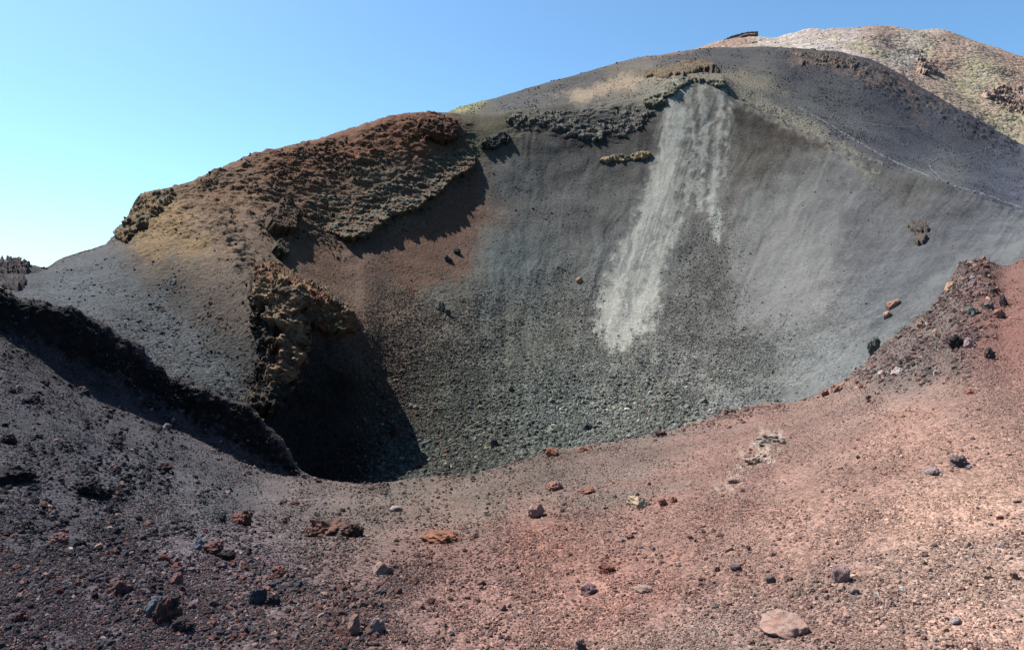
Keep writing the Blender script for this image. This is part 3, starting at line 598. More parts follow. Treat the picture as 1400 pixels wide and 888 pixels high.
def boulder(u, v, w, h, colours, label, sheet='fore', clinker=0.0, seed=0, cuts=9, tall=None, yaw=0.0, alb=None, depth=.8, lean=0.0, name='boulder', cat='rock'):
    """one rock of its own: w, h are its width and height as surveyed, its foot at u, v"""
    p, n, g = locate(u, v, sheet)
    mpp = p[1]/F; wx = w*mpp/2; hz = h*mpp
    vv, f = rock_shape(seed*13+5, 5, .16, cuts, (1, depth, .8), clinker)
    vv[:, 0] *= wx; vv[:, 1] *= wx
    vv[:, 2] *= hz/max(vv[:, 2].max(), 1e-6)*1.0
    cy, sy = math.cos(yaw), math.sin(yaw)
    vv[:, 0] += lean*vv[:, 2]
    c0, c1 = lin(colours[0]), lin(colours[1])
    q = vv/wx
    t = np.clip(.5+1.0*fbm(q[:, 0]*1.6+seed, q[:, 1]*1.6, q[:, 2]*1.6, 4, .6), 0, 1)[:, None]
    s = alb or ALB[sheet]
    cc = (c0*(1-t)+c1*t)*s
    o = mesh_obj(name, vv, f, M_BOULDER, cc)
    o.location = p+np.array([0, .25*wx, 0]); o.rotation_euler = (0, 0, yaw)
    return tag(o, label, cat)

B = boulder
RED, RUST, DGY, BGY, PALE, PINK, OCH = (150, 96, 86), (158, 110, 94), (60, 58, 60), (96, 108, 120), (196, 186, 172), (214, 170, 154), (206, 186, 140)
hero = [
 (452, 732, 62, 26, (RUST, (104, 80, 72)), 'wide rust-brown craggy lava block, the largest on the middle gravel slope', 'fore', .55),
 (484, 733, 26, 22, ((92, 72, 68), (66, 56, 56)), 'dark brown lump against the right end of the wide rust-brown block', 'fore', .5),
 (428, 733, 26, 13, (RUST, (120, 84, 72)), 'low orange-brown lump against the left end of the wide rust-brown block', 'fore', .5),
 (604, 742, 62, 17, ((186, 124, 92), (140, 100, 84)), 'flat orange-brown slab lying beyond the middle gravel', 'fore', .4),
 (522, 784, 32, 18, ((186, 172, 162), (160, 120, 104)), 'light grey block with a pink foot in the middle gravel', 'fore', .2),
 (872, 692, 34, 18, ((242, 220, 186), (228, 202, 168)), 'pale yellow wedge-shaped stone, the only yellow one on the pink slope', 'fore', 0),
 (1072, 866, 64, 34, (PINK, (222, 190, 178)), 'large rounded pale pink boulder sunk in the lower right slope', 'fore', 0),
 (733, 706, 22, 26, ((216, 180, 168), (196, 156, 146)), 'upright pinkish white slab below the lip', 'fore', 0),
 (757, 670, 26, 16, ((206, 138, 112), (180, 148, 140)), 'orange-pink rough stone just above the upright pinkish slab', 'fore', .4),
 (805, 674, 22, 9, ((206, 134, 112), (186, 130, 112)), 'flat orange stone between the pinkish slab and the yellow stone', 'fore', .2),
 (906, 690, 14, 12, ((206, 144, 124), (190, 130, 116)), 'coral stone just right of the pale yellow one', 'fore', .2),
 (920, 686, 12, 11, ((214, 156, 138), (190, 136, 122)), 'second coral stone, further right of the pale yellow one', 'fore', .2),
 (754, 624, 18, 15, ((214, 142, 110), (190, 120, 96)), 'orange block perched on the near lip above the dark scree', 'fore', .1),
 (797, 617, 16, 9, ((210, 142, 110), (186, 124, 100)), 'low orange block on the lip, right of the taller orange one', 'fore', .1),
 (484, 868, 16, 32, ((206, 168, 154), (170, 130, 120)), 'tall narrow pinkish slab standing at the bottom edge', 'fore', 0),
 (514, 866, 22, 24, ((190, 176, 170), (150, 130, 126)), 'pale grey pointed block right of the tall narrow slab', 'fore', .2),
 (351, 826, 26, 26, ((82, 94, 106), (60, 62, 70)), 'blue-grey block with a pitch-black shaded side on the left gravel', 'fore', .2),
 (372, 828, 22, 16, ((48, 46, 44), (40, 38, 38)), 'black jagged lump standing in for the shadow of the blue-grey block', 'fore', .5),  # dark body put where the blue-grey block's shadow falls
 (208, 842, 26, 30, ((108, 122, 132), (84, 92, 100)), 'smooth blue-grey block at lower left, leaning on red clinker', 'fore', .1),
 (226, 852, 40, 44, ((150, 96, 84), (70, 62, 66)), 'tall red and black clinker lump at lower left with a deep shadow', 'fore', .65),
 (246, 862, 32, 20, ((90, 72, 70), (56, 52, 56)), 'dark clinker fragment in the shadow of the tall red and black lump', 'fore', .6),
 (330, 716, 34, 22, ((164, 104, 92), (104, 74, 70)), 'brick-red clinker lump on the grey ash', 'fore', .65),
 (302, 712, 16, 14, ((74, 84, 84), (58, 62, 64)), 'small dark green-grey lump left of the brick-red clinker', 'fore', .4),
 (272, 750, 20, 20, ((160, 168, 182), (130, 128, 140)), 'light bluish stone in front of the brick-red clinker', 'fore', .1),
 (292, 757, 36, 20, ((146, 98, 90), (92, 76, 76)), 'low red clinker block touching the light bluish stone', 'fore', .6),
 (308, 764, 26, 14, ((50, 46, 44), (44, 40, 40)), 'black hollow clinker right of the light bluish stone', 'fore', .7),
 (116, 676, 44, 26, ((62, 58, 60), (48, 46, 50)), 'black clinker heap on the left slope with a long shadow', 'fore', .7),
 (140, 680, 26, 18, ((56, 52, 54), (44, 42, 46)), 'black clinker lump at the right foot of the black heap', 'fore', .7),
 (16, 658, 56, 26, ((54, 52, 56), (42, 40, 44)), 'black jagged clinker bank at the left edge', 'fore', .7),
 (10, 606, 22, 16, ((110, 76, 74), (70, 58, 62)), 'dull red boulder near the left edge, above the clinker bank', 'fore', .5),
 (220, 642, 22, 12, ((112, 78, 68), (80, 66, 64)), 'single brown stone alone on the smooth grey ash', 'fore', .5),
 (80, 740, 24, 14, ((186, 128, 120), (120, 96, 98)), 'pinkish flat stone among black gravel on the left', 'fore', .3),
 (222, 768, 20, 12, ((186, 104, 86), (130, 90, 84)), 'coral-red stone in the left gravel, above the red and black lump', 'fore', .5),
 (380, 786, 22, 14, ((186, 116, 96), (110, 86, 80)), 'orange-topped stone just above the blue-grey block', 'fore', .4),
 (240, 798, 16, 18, ((176, 122, 118), (140, 104, 104)), 'upright rosy stone in the left gravel', 'fore', .2),
 (155, 812, 34, 22, ((158, 106, 98), (92, 78, 80)), 'red clinker bank beside the smooth blue-grey block', 'fore', .65),
 (22, 850, 26, 18, ((156, 100, 90), (100, 82, 82)), 'brick-red clinker at the bottom left corner', 'fore', .65),
 (402, 690, 16, 8, ((156, 100, 84), (110, 90, 84)), 'low brown clinker on the ash near the pit lip', 'fore', .5),
 (540, 698, 18, 7, ((204, 190, 178), (180, 160, 150)), 'flat whitish stone just below the pit lip', 'fore', 0),
 (804, 812, 24, 16, ((156, 124, 132), (112, 96, 108)), 'purple-grey stone on the red gravel at bottom centre', 'fore', .2),
 (830, 784, 26, 14, ((150, 86, 66), (110, 68, 58)), 'dark red stone with a black hollow above the purple-grey one', 'fore', .5),
 (880, 808, 24, 10, ((206, 182, 170), (190, 160, 148)), 'pale flat stone right of the purple-grey one', 'fore', 0),
 (1005, 780, 16, 9, ((96, 88, 92), (80, 74, 80)), 'dark grey flat stone alone on the pink gravel', 'fore', 0),
 (1052, 796, 15, 12, ((100, 98, 102), (130, 112, 104)), 'dark grey angular stone above the large pink boulder', 'fore', 0),
 (792, 888, 18, 16, ((124, 112, 118), (86, 78, 84)), 'dark stone cut by the bottom edge of the view', 'fore', .2),
 (1312, 636, 26, 16, ((120, 118, 128), (92, 90, 98)), 'bluish-grey knobbly stone high on the pink slope', 'fore', .5),
 (1276, 648, 20, 12, ((176, 162, 164), (150, 138, 142)), 'pale lilac stone down-left of the bluish knobbly one', 'fore', .2),
 (1306, 852, 14, 11, ((208, 204, 208), (186, 178, 180)), 'small white stone at the lower right', 'fore', 0),
 (1326, 748, 12, 10, ((222, 190, 170), (206, 170, 150)), 'small cream stone on the bright right slope', 'fore', 0),
 (1388, 792, 10, 12, ((140, 96, 84), (110, 80, 74)), 'brown stone near the right edge', 'fore', .3),
 (1056, 606, 40, 14, ((204, 190, 178), (170, 150, 140)), 'pale crusted rock breaking through the upper pink slope', 'fore', .4),
 (1032, 634, 30, 11, ((206, 182, 168), (180, 150, 138)), 'low pale slab just below the pale crusted rock', 'fore', .4),
 (1006, 660, 22, 8, ((206, 168, 154), (186, 146, 136)), 'flat pinkish slab, lowest of the pale ones on the upper slope', 'fore', .3),
 (1144, 850, 20, 18, ((216, 174, 160), (196, 152, 142)), 'pale pink slab at the foot of the bedrock streak', 'fore', .1),
 (1150, 795, 24, 26, ((204, 170, 164), (186, 152, 148)), 'lilac-pink leaning slab at the top of the bedrock streak', 'fore', 0),
 (1168, 812, 14, 12, ((196, 172, 164), (170, 146, 140)), 'small pale grey block right of the bedrock streak', 'fore', 0),
 (1302, 398, 18, 13, ((228, 184, 154), (206, 160, 134)), 'pale orange rounded rock on the dark rubble at right', 'fore', 0),
 (1331, 392, 12, 10, ((206, 180, 180), (180, 150, 150)), 'pale pink rock right of the pale orange one', 'fore', .1),
 (1330, 430, 22, 14, ((140, 144, 142), (100, 98, 98)), 'grey-green rock in the middle of the dark rubble', 'fore', .3),
 (1354, 422, 14, 10, ((160, 156, 156), (130, 122, 122)), 'light grey stone right of the grey-green rock', 'fore', .2),
 (1374, 418, 12, 16, ((96, 88, 88), (76, 66, 68)), 'dark pointed rock on the red mound at the right edge', 'fore', .3),
 (1366, 434, 20, 12, ((196, 150, 140), (170, 120, 112)), 'pink boulder with a shaded foot on the red mound', 'fore', .2),
 (1314, 474, 28, 18, ((84, 76, 74), (64, 58, 58)), 'dark hollow lava block at the foot of the rubble', 'fore', .6),
 (1327, 474, 12, 13, ((204, 174, 172), (180, 150, 148)), 'pale upright stone beside the dark hollow block', 'fore', 0),
 (1260, 448, 12, 12, ((206, 170, 146), (190, 150, 130)), 'cream stone on the left part of the rubble', 'fore', .1),
 (1196, 480, 18, 24, ((136, 146, 138), (112, 116, 112)), 'greenish-grey block on the rubble brink', 'fore', .4),
 (1229, 512, 18, 11, ((224, 210, 202), (206, 190, 182)), 'white angular stone at the lower edge of the rubble', 'fore', 0),
 (1208, 513, 11, 8, ((214, 192, 186), (190, 170, 166)), 'smaller pinkish white stone left of the white angular one', 'fore', 0),
 (1282, 512, 11, 7, ((226, 210, 200), (206, 190, 182)), 'white flat stone right of the white angular one', 'fore', 0),
 (1147, 533, 24, 13, ((214, 172, 154), (190, 150, 138)), 'pale pink crusted block on the lip at right', 'fore', .4),
 (1128, 541, 12, 11, ((206, 150, 124), (150, 110, 98)), 'orange stone on the lip, left of the pink crusted block', 'fore', .3),
 (1355, 490, 14, 16, ((120, 104, 100), (92, 78, 76)), 'dark knobbly stone below the red mound', 'fore', .5),
 (1328, 538, 9, 8, ((200, 110, 100), (176, 96, 86)), 'small bright red stone on the upper pink slope', 'fore', .1),
 (905, 596, 18, 9, ((110, 92, 86), (90, 76, 72)), 'dark stone on the lip edge above the pink gravel', 'fore', .4),
 (998, 566, 18, 9, ((120, 104, 98), (96, 84, 80)), 'dark grey lump on the lip, right of centre', 'fore', .4),
 (804, 588, 13, 10, ((66, 70, 74), (56, 58, 60)), 'dark squarish block alone in the lower scree', 'crater', 0),
 (792, 386, 11, 8, ((206, 168, 134), (190, 150, 120)), 'round orange stone alone on the grey wall beside the dust slide', 'crater', 0),
 (603, 424, 12, 12, ((112, 114, 106), (92, 94, 88)), 'grey upright stone in a little cluster on the left scree', 'crater', 0),
 (612, 430, 9, 8, ((106, 108, 100), (90, 92, 86)), 'smaller grey stone right of the upright one in the cluster', 'crater', 0),
 (624, 347, 11, 8, ((70, 72, 66), (60, 62, 58)), 'dark stone under the right end of the long crag', 'crater', .3),
 (612, 357, 12, 9, ((84, 84, 74), (70, 70, 62)), 'olive stone beside the dark stone under the long crag', 'crater', .3),
 (676, 610, 12, 11, ((92, 96, 96), (74, 78, 78)), 'rounded blue-grey block in the lowest scree', 'crater', 0),
 (665, 614, 7, 6, ((214, 204, 150), (190, 180, 132)), 'small yellow stone touching the rounded blue-grey block', 'crater', 0),
 (538, 596, 14, 18, ((116, 98, 84), (90, 80, 72)), 'brown block on the edge of the pit shadow', 'crater', .3),
 (237, 388, 9, 7, ((176, 176, 172), (140, 136, 130)), 'pale grey stone alone on the dark left slope', 'crater', 0),
 (1222, 420, 20, 12, ((216, 166, 142), (186, 140, 124)), 'pinkish slab lying on the grey slope below the rubble', 'crater', .1),
 (1214, 434, 15, 9, ((220, 172, 150), (196, 150, 132)), 'smaller pinkish slab left of the first on the grey slope', 'crater', .1),
 (778, 186, 8, 6, ((150, 148, 140), (120, 118, 112)), 'pale grey stone below the undercut cliff', 'crater', 0),
]
used_uv = []
for i, (u, v, w, h, cols, lab, sh, cl) in enumerate(hero):
    if sh == 'fore' and u > 540 and not 1180 < u or (sh == 'fore' and v > 530):
        g_ = locate(u, v, 'fore')[2]/ALB['fore']; inv = lambda q: 255*np.where(q <= .0031308, 12.92*q, 1.055*np.clip(q, 1e-6, 1)**(1/2.4)-.055)
        cols = tuple(tuple(inv(lin(c_)*.78+.22*g_)) for c_ in cols); h = h*.85
    B(u, v, w, h, cols, lab, sh, cl, seed=i+1, cuts=6 if cl > .35 else 11, yaw=rng.uniform(-.5, .5))
    used_uv.append((u, v-h/2, w))
used_uv = np.array(used_uv)

# ---- gravel, cinders and scree
SHAPES = []
for k in range(10):
    v_, f_ = rock_shape(900+k, 3 if k < 4 else 2, .22, 8, (1, rng.uniform(.65, 1), rng.uniform(.5, .85)), .45 if k % 3 == 0 else .12)
    me = bpy.data.meshes.new('stone')
    me.from_pydata(v_.tolist(), [], f_.tolist()); me.materials.append(M_STONE); me.update()
    SHAPES.append(me)

run = np.minimum.accumulate(VP, axis=0)
VIS = (VP <= run+.5) & (UP > -20) & (UP < 1420) & (VP < 905) & (VP > 20)
area = np.zeros(VP.shape)
area[:-1] = np.abs(np.diff(VP, axis=0)); area[:, 1:] *= np.abs(np.diff(U, axis=1))
def scatter(sheet, n, dens, size, hidden=.03):
    a, b = SHEET[sheet]
    w = area[a:b]*dens(U[a:b], VP[a:b])*np.where(VIS[a:b], 1, hidden*(np.abs(U[a:b]-700) < 900))
    w = w.ravel(); c = np.cumsum(w); idx = np.searchsorted(c, rng.uniform(0, c[-1], n))
    i, j = np.divmod(np.clip(idx, 0, w.size-1), len(us)); i += a
    fi, fj = rng.uniform(0, 1, (2, n))
    i1 = np.minimum(i+1, len(ts)-1); j1 = np.minimum(j+1, len(us)-1)
    p = (P[i, j]*((1-fi)*(1-fj))[:, None]+P[i1, j]*(fi*(1-fj))[:, None]+P[i, j1]*((1-fi)*fj)[:, None]+P[i1, j1]*(fi*fj)[:, None])
    u, v = UP[i, j], VP[i, j]
    px = size(u, v, rng.uniform(0, 1, n))
    return dict(p=p, n=NS[i, j], c=GC[i, j], u=u, v=v, px=px, s=px*p[:, 1]/F*.5, vis=VIS[i, j])
def cat_(*ds):
    return {k: np.concatenate([d[k] for d in ds]) for k in ds[0]}
def clump(u, v, s, o=0.0):
    return fbm(u/s+o, v/s*1.5, 4.4, 3, .6)

rub_m = Mask([(500, 440), (600, 400), (700, 420), (780, 370), (822, 440), (830, 482), (890, 468), (915, 420), (950, 320), (985, 300), (1005, 340), (1000, 440), (1080, 470), (1020, 555), (900, 610), (800, 640), (480, 720)], 30, 20, 40)
low_m = Mask([(520, 560), (760, 540), (960, 500), (960, 600), (780, 640), (500, 720)], 40, 20, 40)
leftdense = Mask([(-30, 760), (180, 740), (420, 760), (560, 800), (560, 900), (-30, 900)], 40, 30, 60)
darkr = Mask([(1180, 515), (1200, 470), (1290, 395), (1300, 345), (1345, 345), (1345, 440), (1320, 500), (1230, 520)], 26, 16)
# foreground
S1 = scatter('fore', 110000, lambda u, v: np.clip(.55+1.1*clump(u, v, 70), .08, 2)*(1+1.2*leftdense(u, v)+1.2*darkr(u, v))*np.maximum(sstep(420, 560, v), sstep(1080, 1180, u)),
             lambda u, v, r: (1.4+1.8*r**2)*(.75+.6*sstep(560, 900, v)))
S2 = scatter('fore', 26000, lambda u, v: np.clip(.25+1.6*clump(u, v, 55, 3), .02, 2)*(.5+1.8*leftdense(u, v)+2.0*darkr(u, v)+.5*sstep(500, 100, u)),
             lambda u, v, r: (2.0+3.2*r**3)*(.65+.9*sstep(560, 900, v)))
S3 = scatter('fore', 4600, lambda u, v: np.clip(.15+1.8*clump(u, v, 60, 8), .01, 2)*(.35+2.2*leftdense(u, v)+2.2*darkr(u, v)+.9*sstep(400, 50, u)+.5*sstep(40, 0, np.abs(v-625-0*u))),
             lambda u, v, r: (4.5+7.5*r**3)*(.6+.65*sstep(560, 900, v)))
S4 = scatter('fore', 2600, lambda u, v: darkr(u, v)*np.clip(.3+1.3*clump(u, v, 30, 12), .03, 2), lambda u, v, r: 2.0+7*r**3, .003)
ch = dict(p=[], n=[], c=[], u=[], v=[], px=[], s=[], vis=[])
for hi, h_ in enumerate(hero):
    if h_[6] != 'fore': continue
    c_ = (lin(h_[4][0])+lin(h_[4][1]))/2*ALB['fore']
    for k_ in range(int(10+h_[2]*.6)):
        a_ = rng.uniform(0, 6.28); r_ = h_[2]*(.42+.5*abs(rng.normal()))
        uu, vv_ = h_[0]+r_*math.cos(a_)+.12*h_[2], h_[1]-.08*h_[3]+.32*r_*math.sin(a_)
        p_, n_, g_ = locate(uu, vv_, 'fore'); px_ = 1.4+4.5*rng.uniform()**3*min(1, h_[2]/26); w_ = rng.uniform(.2, .9)
        for kk, val in (('p', p_), ('n', n_), ('c', c_*w_+g_*(1-w_)), ('u', uu), ('v', vv_), ('px', px_), ('s', px_*p_[1]/F*.5), ('vis', True)): ch[kk].append(val)
S5 = {k_: np.array(v_) for k_, v_ in ch.items()}
lip_m = Mask([(500, 668), (560, 662), (640, 653), (700, 636), (800, 613), (905, 596), (1000, 568), (1080, 556), (1150, 530), (1195, 490)], 8, 6, 20, False, 5)
S6 = scatter('fore', 900, lambda u, v: lip_m(u, v)*np.clip(.2+1.5*clump(u, v, 30, 31), .02, 2), lambda u, v, r: 1.8+5.5*r**3)
S7 = scatter('fore', 1500, lambda u, v: sstep(330, 180, u)*sstep(500, 560, v)*sstep(800, 720, v)*np.clip(-.25+2.2*clump(u, v, 40, 41), 0, 2), lambda u, v, r: 2.5+9*r**3)
S7['c'] = S7['c']*.8
FS = cat_(S1, S2, S3, S4, S5, S6, S7)
# crater
C1 = scatter('crater', 60000, lambda u, v: (.12+1.5*rub_m(u, v))*np.clip(.7+.9*clump(u, v, 45, 5), .15, 2)*(1-.93*CM['fan'](u, v))*(1-.75*CM['slide'](u, v))*sstep(150, 300, v+.0*u),
             lambda u, v, r: (1.0+1.5*r**3)*(.8+1.2*sstep(350, 650, v)))
C2 = scatter('crater', 7000, lambda u, v: (.03+1.3*rub_m(u, v)+1.5*low_m(u, v))*np.clip(.6+1.1*clump(u, v, 50, 1), .1, 2)*(1-.97*CM['fan'](u, v)),
             lambda u, v, r: (2.2+3.8*r**3)*(.6+.9*sstep(380, 640, v)))
crag_m = Mask([(280, 250), (345, 215), (600, 160), (650, 190), (650, 240), (560, 310), (470, 345), (400, 340), (350, 320)], 14)
left_m = Mask([(60, 370), (200, 300), (340, 350), (370, 560), (300, 560), (120, 450)], 20)
C3 = scatter('crater', 5000, lambda u, v: crag_m(u, v)*np.clip(.2+1.6*clump(u, v, 40, 6), .02, 2)+.35*left_m(u, v)*np.clip(.2+1.5*clump(u, v, 35, 16), .02, 2), lambda u, v, r: 1.3+3.8*r**4)
C4 = scatter('crater', 260, lambda u, v: low_m(u, v)*np.clip(.2+1.4*clump(u, v, 50, 21), .02, 2), lambda u, v, r: 5+7*r**2.5)
CS = cat_(C1, C2, C3, C4)
HS = scatter('hill', 9000, lambda u, v: np.clip(.4+1.2*clump(u, v, 30, 2), .05, 2), lambda u, v, r: .9+1.6*r**4, 0)
FRS = scatter('far', 1200, lambda u, v: np.clip(.2+1.4*clump(u, v, 30, 4), .02, 2), lambda u, v, r: .8+1.6*r**4, 0)

def tints(S, kind):
    n = len(S['px']); r = rng.uniform(0, 1, n); k = np.exp(rng.normal(0, .32, n)*(1+.5*sstep(560, 300, S['u'])*(kind == 'fore')))
    c = S['c']*k[:, None]; al = ALB[kind]
    def put(mask, cols):
        m = np.nonzero(mask)[0]
        if len(m): c[m] = lin(np.asarray(cols)[rng.integers(0, len(cols), len(m))])*al*np.exp(rng.normal(0, .18, len(m)))[:, None]
    if kind == 'fore':
        c *= (1+.45*sstep(450, 900, S['u']))[:, None]
        red = .03+.12*sstep(620, 880, S['v'])*sstep(560, 300, S['u'])+.05*(S['u'] > 450)
        put(r < red, [(146, 96, 88), (130, 92, 88), (168, 118, 108), (156, 108, 102)])
        put((r > .86) & (S['u'] < 620), [(92, 98, 108), (74, 76, 84), (110, 108, 114), (64, 60, 62)])
        put((r > .90) & (S['u'] >= 620), [(150, 140, 142), (166, 150, 148), (128, 112, 110), (178, 160, 156)])
        put(darkr(S['u'], S['v'])*.75 > rng.uniform(0, 1, n), [(88, 82, 82), (120, 110, 110), (146, 132, 130), (120, 92, 90), (176, 150, 144), (150, 112, 106)])
        put((r > .81) & (r < .86) & (S['u'] < 560), [(172, 144, 144), (150, 134, 140), (186, 150, 142)])
        put((r > .985), [(206, 196, 188), (214, 180, 160)])
    elif kind == 'crater':
        c *= (1.18+.42*sstep(600, 780, S['u']))[:, None]
        low = rub_m(S['u'], S['v'])
        put((r < .05*low), [(168, 162, 136), (176, 172, 156), (150, 122, 104)])
        put((r > 1-.22*low), [(112, 116, 110), (128, 128, 120), (100, 104, 98)])
        put((r > .42) & (r < .5) & (S['u'] < 640) & (S['v'] > 330), [(120, 90, 74), (108, 84, 72)])
        m = crag_m(S['u'], S['v']) > .5
        put(m & (r < .65), [(84, 86, 76), (96, 96, 84), (72, 68, 58)])
    return np.clip(c, .006, .7)
FT, CT = tints(FS, 'fore'), tints(CS, 'crater')

def far_from_heroes(S):
    d = np.min(np.hypot(S['u'][:, None]-used_uv[None, :, 0], S['v'][:, None]-used_uv[None, :, 1])-used_uv[None, :, 2]*.55, axis=1)
    return d > 0
def colour_word(c):
    r, g, b = c; l = (r+g+b)/3
    if r > 1.75*b and r > 1.5*g: return 'brick-red'
    if r > 1.35*b and l < .12: return 'brown'
    if r > 1.35*b: return 'pinkish'
    if l < .03: return 'near-black'
    if l < .09: return 'dark grey'
    return 'light grey'
def zone_word(u, v, kind):
    if kind == 'fore':
        if u < 420: return 'black gravel of the left foreground'
        if u > 1170 and v < 530: return 'dark rubble below the red mound at right'
        if v < 680: return 'gravel along the near lip'
        return 'reddish gravel of the middle and right foreground'
    if v < 345 and u < 660: return 'red upper wall of the crater'
    if u < 370: return 'dark left slope of the crater'
    if v > 540: return 'coarse scree at the crater bottom'
    return 'scree on the grey crater wall'
INDIV = []
def individuals(S, T, kind, n, nm, noun, cat):
    ok = np.nonzero(S['vis'] & far_from_heroes(S))[0]
    top = ok[np.argsort(-S['px'][ok])][:n]
    for q in top:
        o = bpy.data.objects.new(nm, SHAPES[int(rng.integers(0, 4))]); COL.objects.link(o)
        s = float(S['s'][q]); o.scale = (s, s, s); o.location = S['p'][q]; o.rotation_euler = surf_rot(S['n'][q], int(q))
        o.color = (*[float(x) for x in T[q]], 1)
        z = zone_word(S['u'][q], S['v'][q], kind); w = colour_word(T[q])
        tag(o, f'{w} {noun} among many on the {z}', cat, f'{w} {noun}s on the {z}')
        INDIV.append(o)
    rest = np.ones(len(S['px']), bool); rest[top] = False
    return rest
fr = individuals(FS, FT, 'fore', 290, 'cinder', 'cinder', 'cinder')
cr = individuals(CS, CT, 'crater', 290, 'scree_block', 'scree block', 'scree block')

# one geometry-node tree instancing the loose stones
PROTO = INDIV[:1]
seen = set(); PROTO = []
for o in INDIV:
    if o.data.name not in seen: seen.add(o.data.name); PROTO.append(o)
def stone_tree(name, protos):
    t = bpy.data.node_groups.new(name, 'GeometryNodeTree')
    t.interface.new_socket('Geometry', in_out='INPUT', socket_type='NodeSocketGeometry')
    t.interface.new_socket('Geometry', in_out='OUTPUT', socket_type='NodeSocketGeometry')
    N, L = t.nodes, t.links
    gi, go = N.new('NodeGroupInput'), N.new('NodeGroupOutput')
    jn = N.new('GeometryNodeJoinGeometry')
    for p in protos:
        oi = N.new('GeometryNodeObjectInfo'); oi.transform_space = 'ORIGINAL'
        oi.inputs['Object'].default_value = p; oi.inputs['As Instance'].default_value = True
        L.new(oi.outputs['Geometry'], jn.inputs[0])
    ip = N.new('GeometryNodeInstanceOnPoints'); ip.inputs['Pick Instance'].default_value = True
    def named(nm, ty):
        a = N.new('GeometryNodeInputNamedAttribute'); a.data_type = ty; a.inputs['Name'].default_value = nm
        return [s for s in a.outputs if s.enabled and s.name == 'Attribute'][0]
    L.new(gi.outputs[0], ip.inputs['Points']); L.new(jn.outputs[0], ip.inputs['Instance'])
    L.new(named('pick', 'INT'), ip.inputs['Instance Index']); L.new(named('turn', 'FLOAT_VECTOR'), ip.inputs['Rotation']); L.new(named('size', 'FLOAT_VECTOR'), ip.inputs['Scale'])
    sm = N.new('GeometryNodeSetMaterial'); sm.inputs['Material'].default_value = M_GRAVEL
    L.new(ip.outputs[0], sm.inputs[0]); L.new(sm.outputs[0], go.inputs[0])
    return t
TREE = stone_tree('loose_stones', PROTO)
def stuff(name, S, T, keep, label, cat):
    p = S['p'][keep]; n = len(p)
    me = bpy.data.meshes.new(name); me.vertices.add(n); me.vertices.foreach_set('co', p.astype(np.float32).ravel())
    def attr(nm, ty, key, arr):
        a = me.attributes.new(nm, ty, 'POINT'); a.data.foreach_set(key, np.ascontiguousarray(arr).ravel())
    attr('pick', 'INT', 'value', rng.integers(0, len(PROTO), n).astype(np.int32))
    attr('turn', 'FLOAT_VECTOR', 'vector', np.stack([rng.normal(0, .5, n), rng.normal(0, .5, n), rng.uniform(0, 6.28, n)], 1).astype(np.float32))
    sz = S['s'][keep][:, None]*rng.uniform(.75, 1.25, (n, 3)); attr('size', 'FLOAT_VECTOR', 'vector', sz.astype(np.float32))
    attr('tint', 'FLOAT_COLOR', 'color', np.concatenate([T[keep], np.ones((n, 1))], 1).astype(np.float32))
    me.materials.append(M_GRAVEL)
    o = bpy.data.objects.new(name, me); COL.objects.link(o)
    md = o.modifiers.new('stones', 'NODES'); md.node_group = TREE
    return tag(o, label, cat, kind='stuff')
stuff('gravel', FS, FT, fr, 'loose black, grey and red cinder gravel strewn over the foreground slope', 'gravel')
stuff('scree', CS, CT, cr, 'loose grey scree covering the crater wall and floor', 'scree')
stuff('hill_stones', HS, np.clip(HS['c']*np.exp(rng.normal(0, .4, len(HS['px'])))[:, None], .01, .6), np.ones(len(HS['px']), bool), 'small stones scattered over the dark ash slope behind the rim', 'stones')
stuff('summit_stones', FRS, np.clip(FRS['c']*np.exp(rng.normal(-.1, .2, len(FRS['px'])))[:, None], .01, .6), np.ones(len(FRS['px']), bool), 'rubble scattered over the distant summit slope', 'stones')

# ------------------------------------------------------------------ footpaths worn into the ash
M_PATH = ground_mat('trodden_ash', (6.0, 2.0), 1.2, 1.0, .6, .25)
def footpath(pts, w0, w1, colr, label, sheet='hill'):
    pts = np.asarray(pts, float); d = np.concatenate([[0], np.cumsum(np.hypot(*np.diff(pts, axis=0).T))])
    s = np.arange(0, d[-1], 2.0); pu = pchip1(d, pts[:, 0], s)+1.2*fbm(s/14, 0*s, 1, 3); pv = pchip1(d, pts[:, 1], s)+.5*fbm(s/14, 0*s, 7, 3)
    du, dv = np.gradient(pu), np.gradient(pv); l = np.hypot(du, dv)
    vs, cc = [], []
    for k in range(len(s)):
        w = (w0+(w1-w0)*s[k]/d[-1])*(.75+.8*noise(s[k]/7, 3.1))
        for e in (-1, -.5, 0, .5, 1):
            p, n, g = locate(pu[k]-dv[k]/l[k]*w*e, pv[k]+du[k]/l[k]*w*e, sheet)
            p = p+n*(.05-.06*abs(e)**3); vs.append(p); cc.append(lin(colr)*ALB[sheet]*(1-.3*abs(e)**2)+g*.3*abs(e)**2)
    r = len(s)
    o = mesh_obj('path', np.array(vs), grid_faces(r, 5), M_PATH, np.array(cc))
    return tag(o, label, 'path', kind='structure')
footpath([(1090, 146), (1130, 168), (1180, 197), (1230, 224), (1275, 242)], 1.5, 2.0, (132, 130, 126), 'pale footpath running along the crater rim')
footpath([(1270, 224), (1278, 236), (1300, 252), (1340, 264), (1398, 284)], 1.4, 1.8, (132, 133, 137), 'pale footpath crossing the saddle at the right')
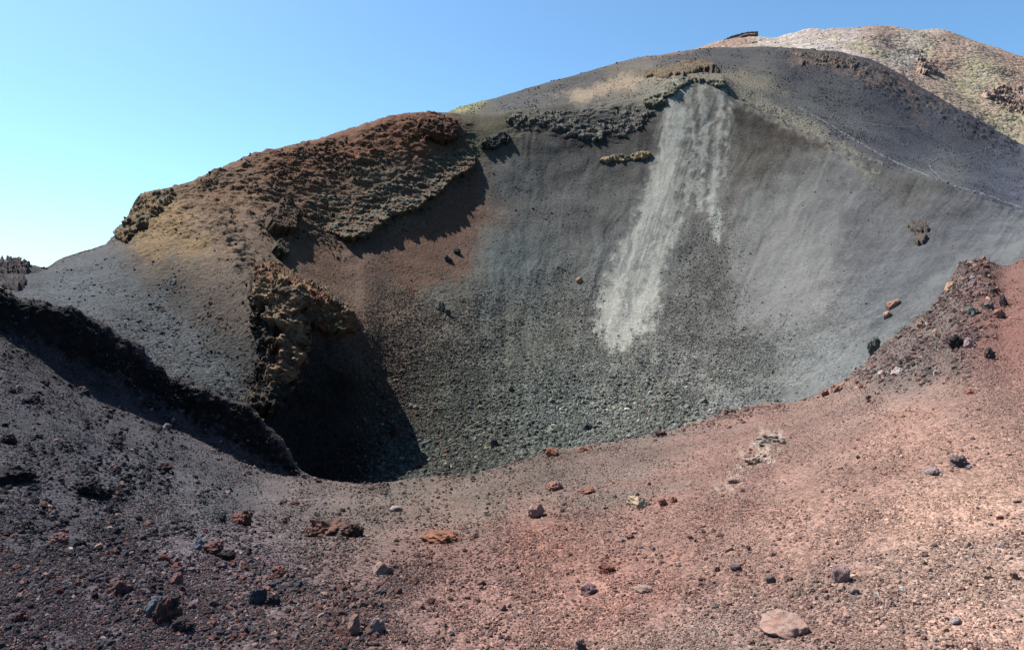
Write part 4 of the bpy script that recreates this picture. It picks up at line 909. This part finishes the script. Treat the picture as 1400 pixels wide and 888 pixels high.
footpath([(1172, 166), (1200, 171), (1230, 174), (1262, 172)], 1.3, 1.0, (120, 117, 116), 'faint footpath on the dark ash slope')
footpath([(1268, 226), (1285, 217), (1320, 212), (1350, 203), (1372, 196)], 1.3, 1.2, (118, 117, 124), 'faint footpath climbing from the saddle')

# ------------------------------------------------------------------ light, sky, camera
ELEV, AZ = math.radians(57), math.radians(28)       # sun to the left, a little beyond the crater
sd = Vector((-math.cos(ELEV)*math.cos(AZ), math.cos(ELEV)*math.sin(AZ), math.sin(ELEV)))
sun = bpy.data.lights.new('sun', 'SUN'); sun.energy = 4.6; sun.angle = math.radians(.5); sun.color = (1, .95, .88)
so = bpy.data.objects.new('sun', sun); COL.objects.link(so); so.rotation_euler = (-sd).to_track_quat('-Z', 'Y').to_euler()
wd = bpy.data.worlds.new('World'); scene.world = wd; wd.use_nodes = True
t = wd.node_tree; bg = t.nodes['Background']
sky = t.nodes.new('ShaderNodeTexSky'); sky.sky_type = 'NISHITA'; sky.sun_disc = False
sky.sun_elevation = ELEV; sky.sun_rotation = math.atan2(sd.x, sd.y); sky.altitude = 2000; sky.air_density = 1.0; sky.dust_density = 5.0; sky.ozone_density = 2.5
mx = t.nodes.new('ShaderNodeMix'); mx.data_type = 'RGBA'; mx.blend_type = 'MULTIPLY'; mx.inputs[0].default_value = 1; mx.inputs[7].default_value = (.76, 1.03, 1.08, 1)
t.links.new(sky.outputs[0], mx.inputs[6]); t.links.new(mx.outputs[2], bg.inputs['Color']); bg.inputs['Strength'].default_value = .072
cam = bpy.data.cameras.new('camera'); co = bpy.data.objects.new('camera', cam); COL.objects.link(co)
co.location = (0, 0, 0); co.rotation_euler = (math.pi/2, 0, 0)
cam.sensor_width = 36; cam.lens = 36*F/1400; cam.shift_y = -(444-HOR)/1400; cam.clip_start = .05; cam.clip_end = 80000
scene.camera = co
scene.view_settings.view_transform = 'Standard'; scene.view_settings.look = 'None'; scene.view_settings.gamma = 1; scene.view_settings.use_curve_mapping = False
scene.view_settings.exposure = 1.5
scene.cycles.max_bounces = 4
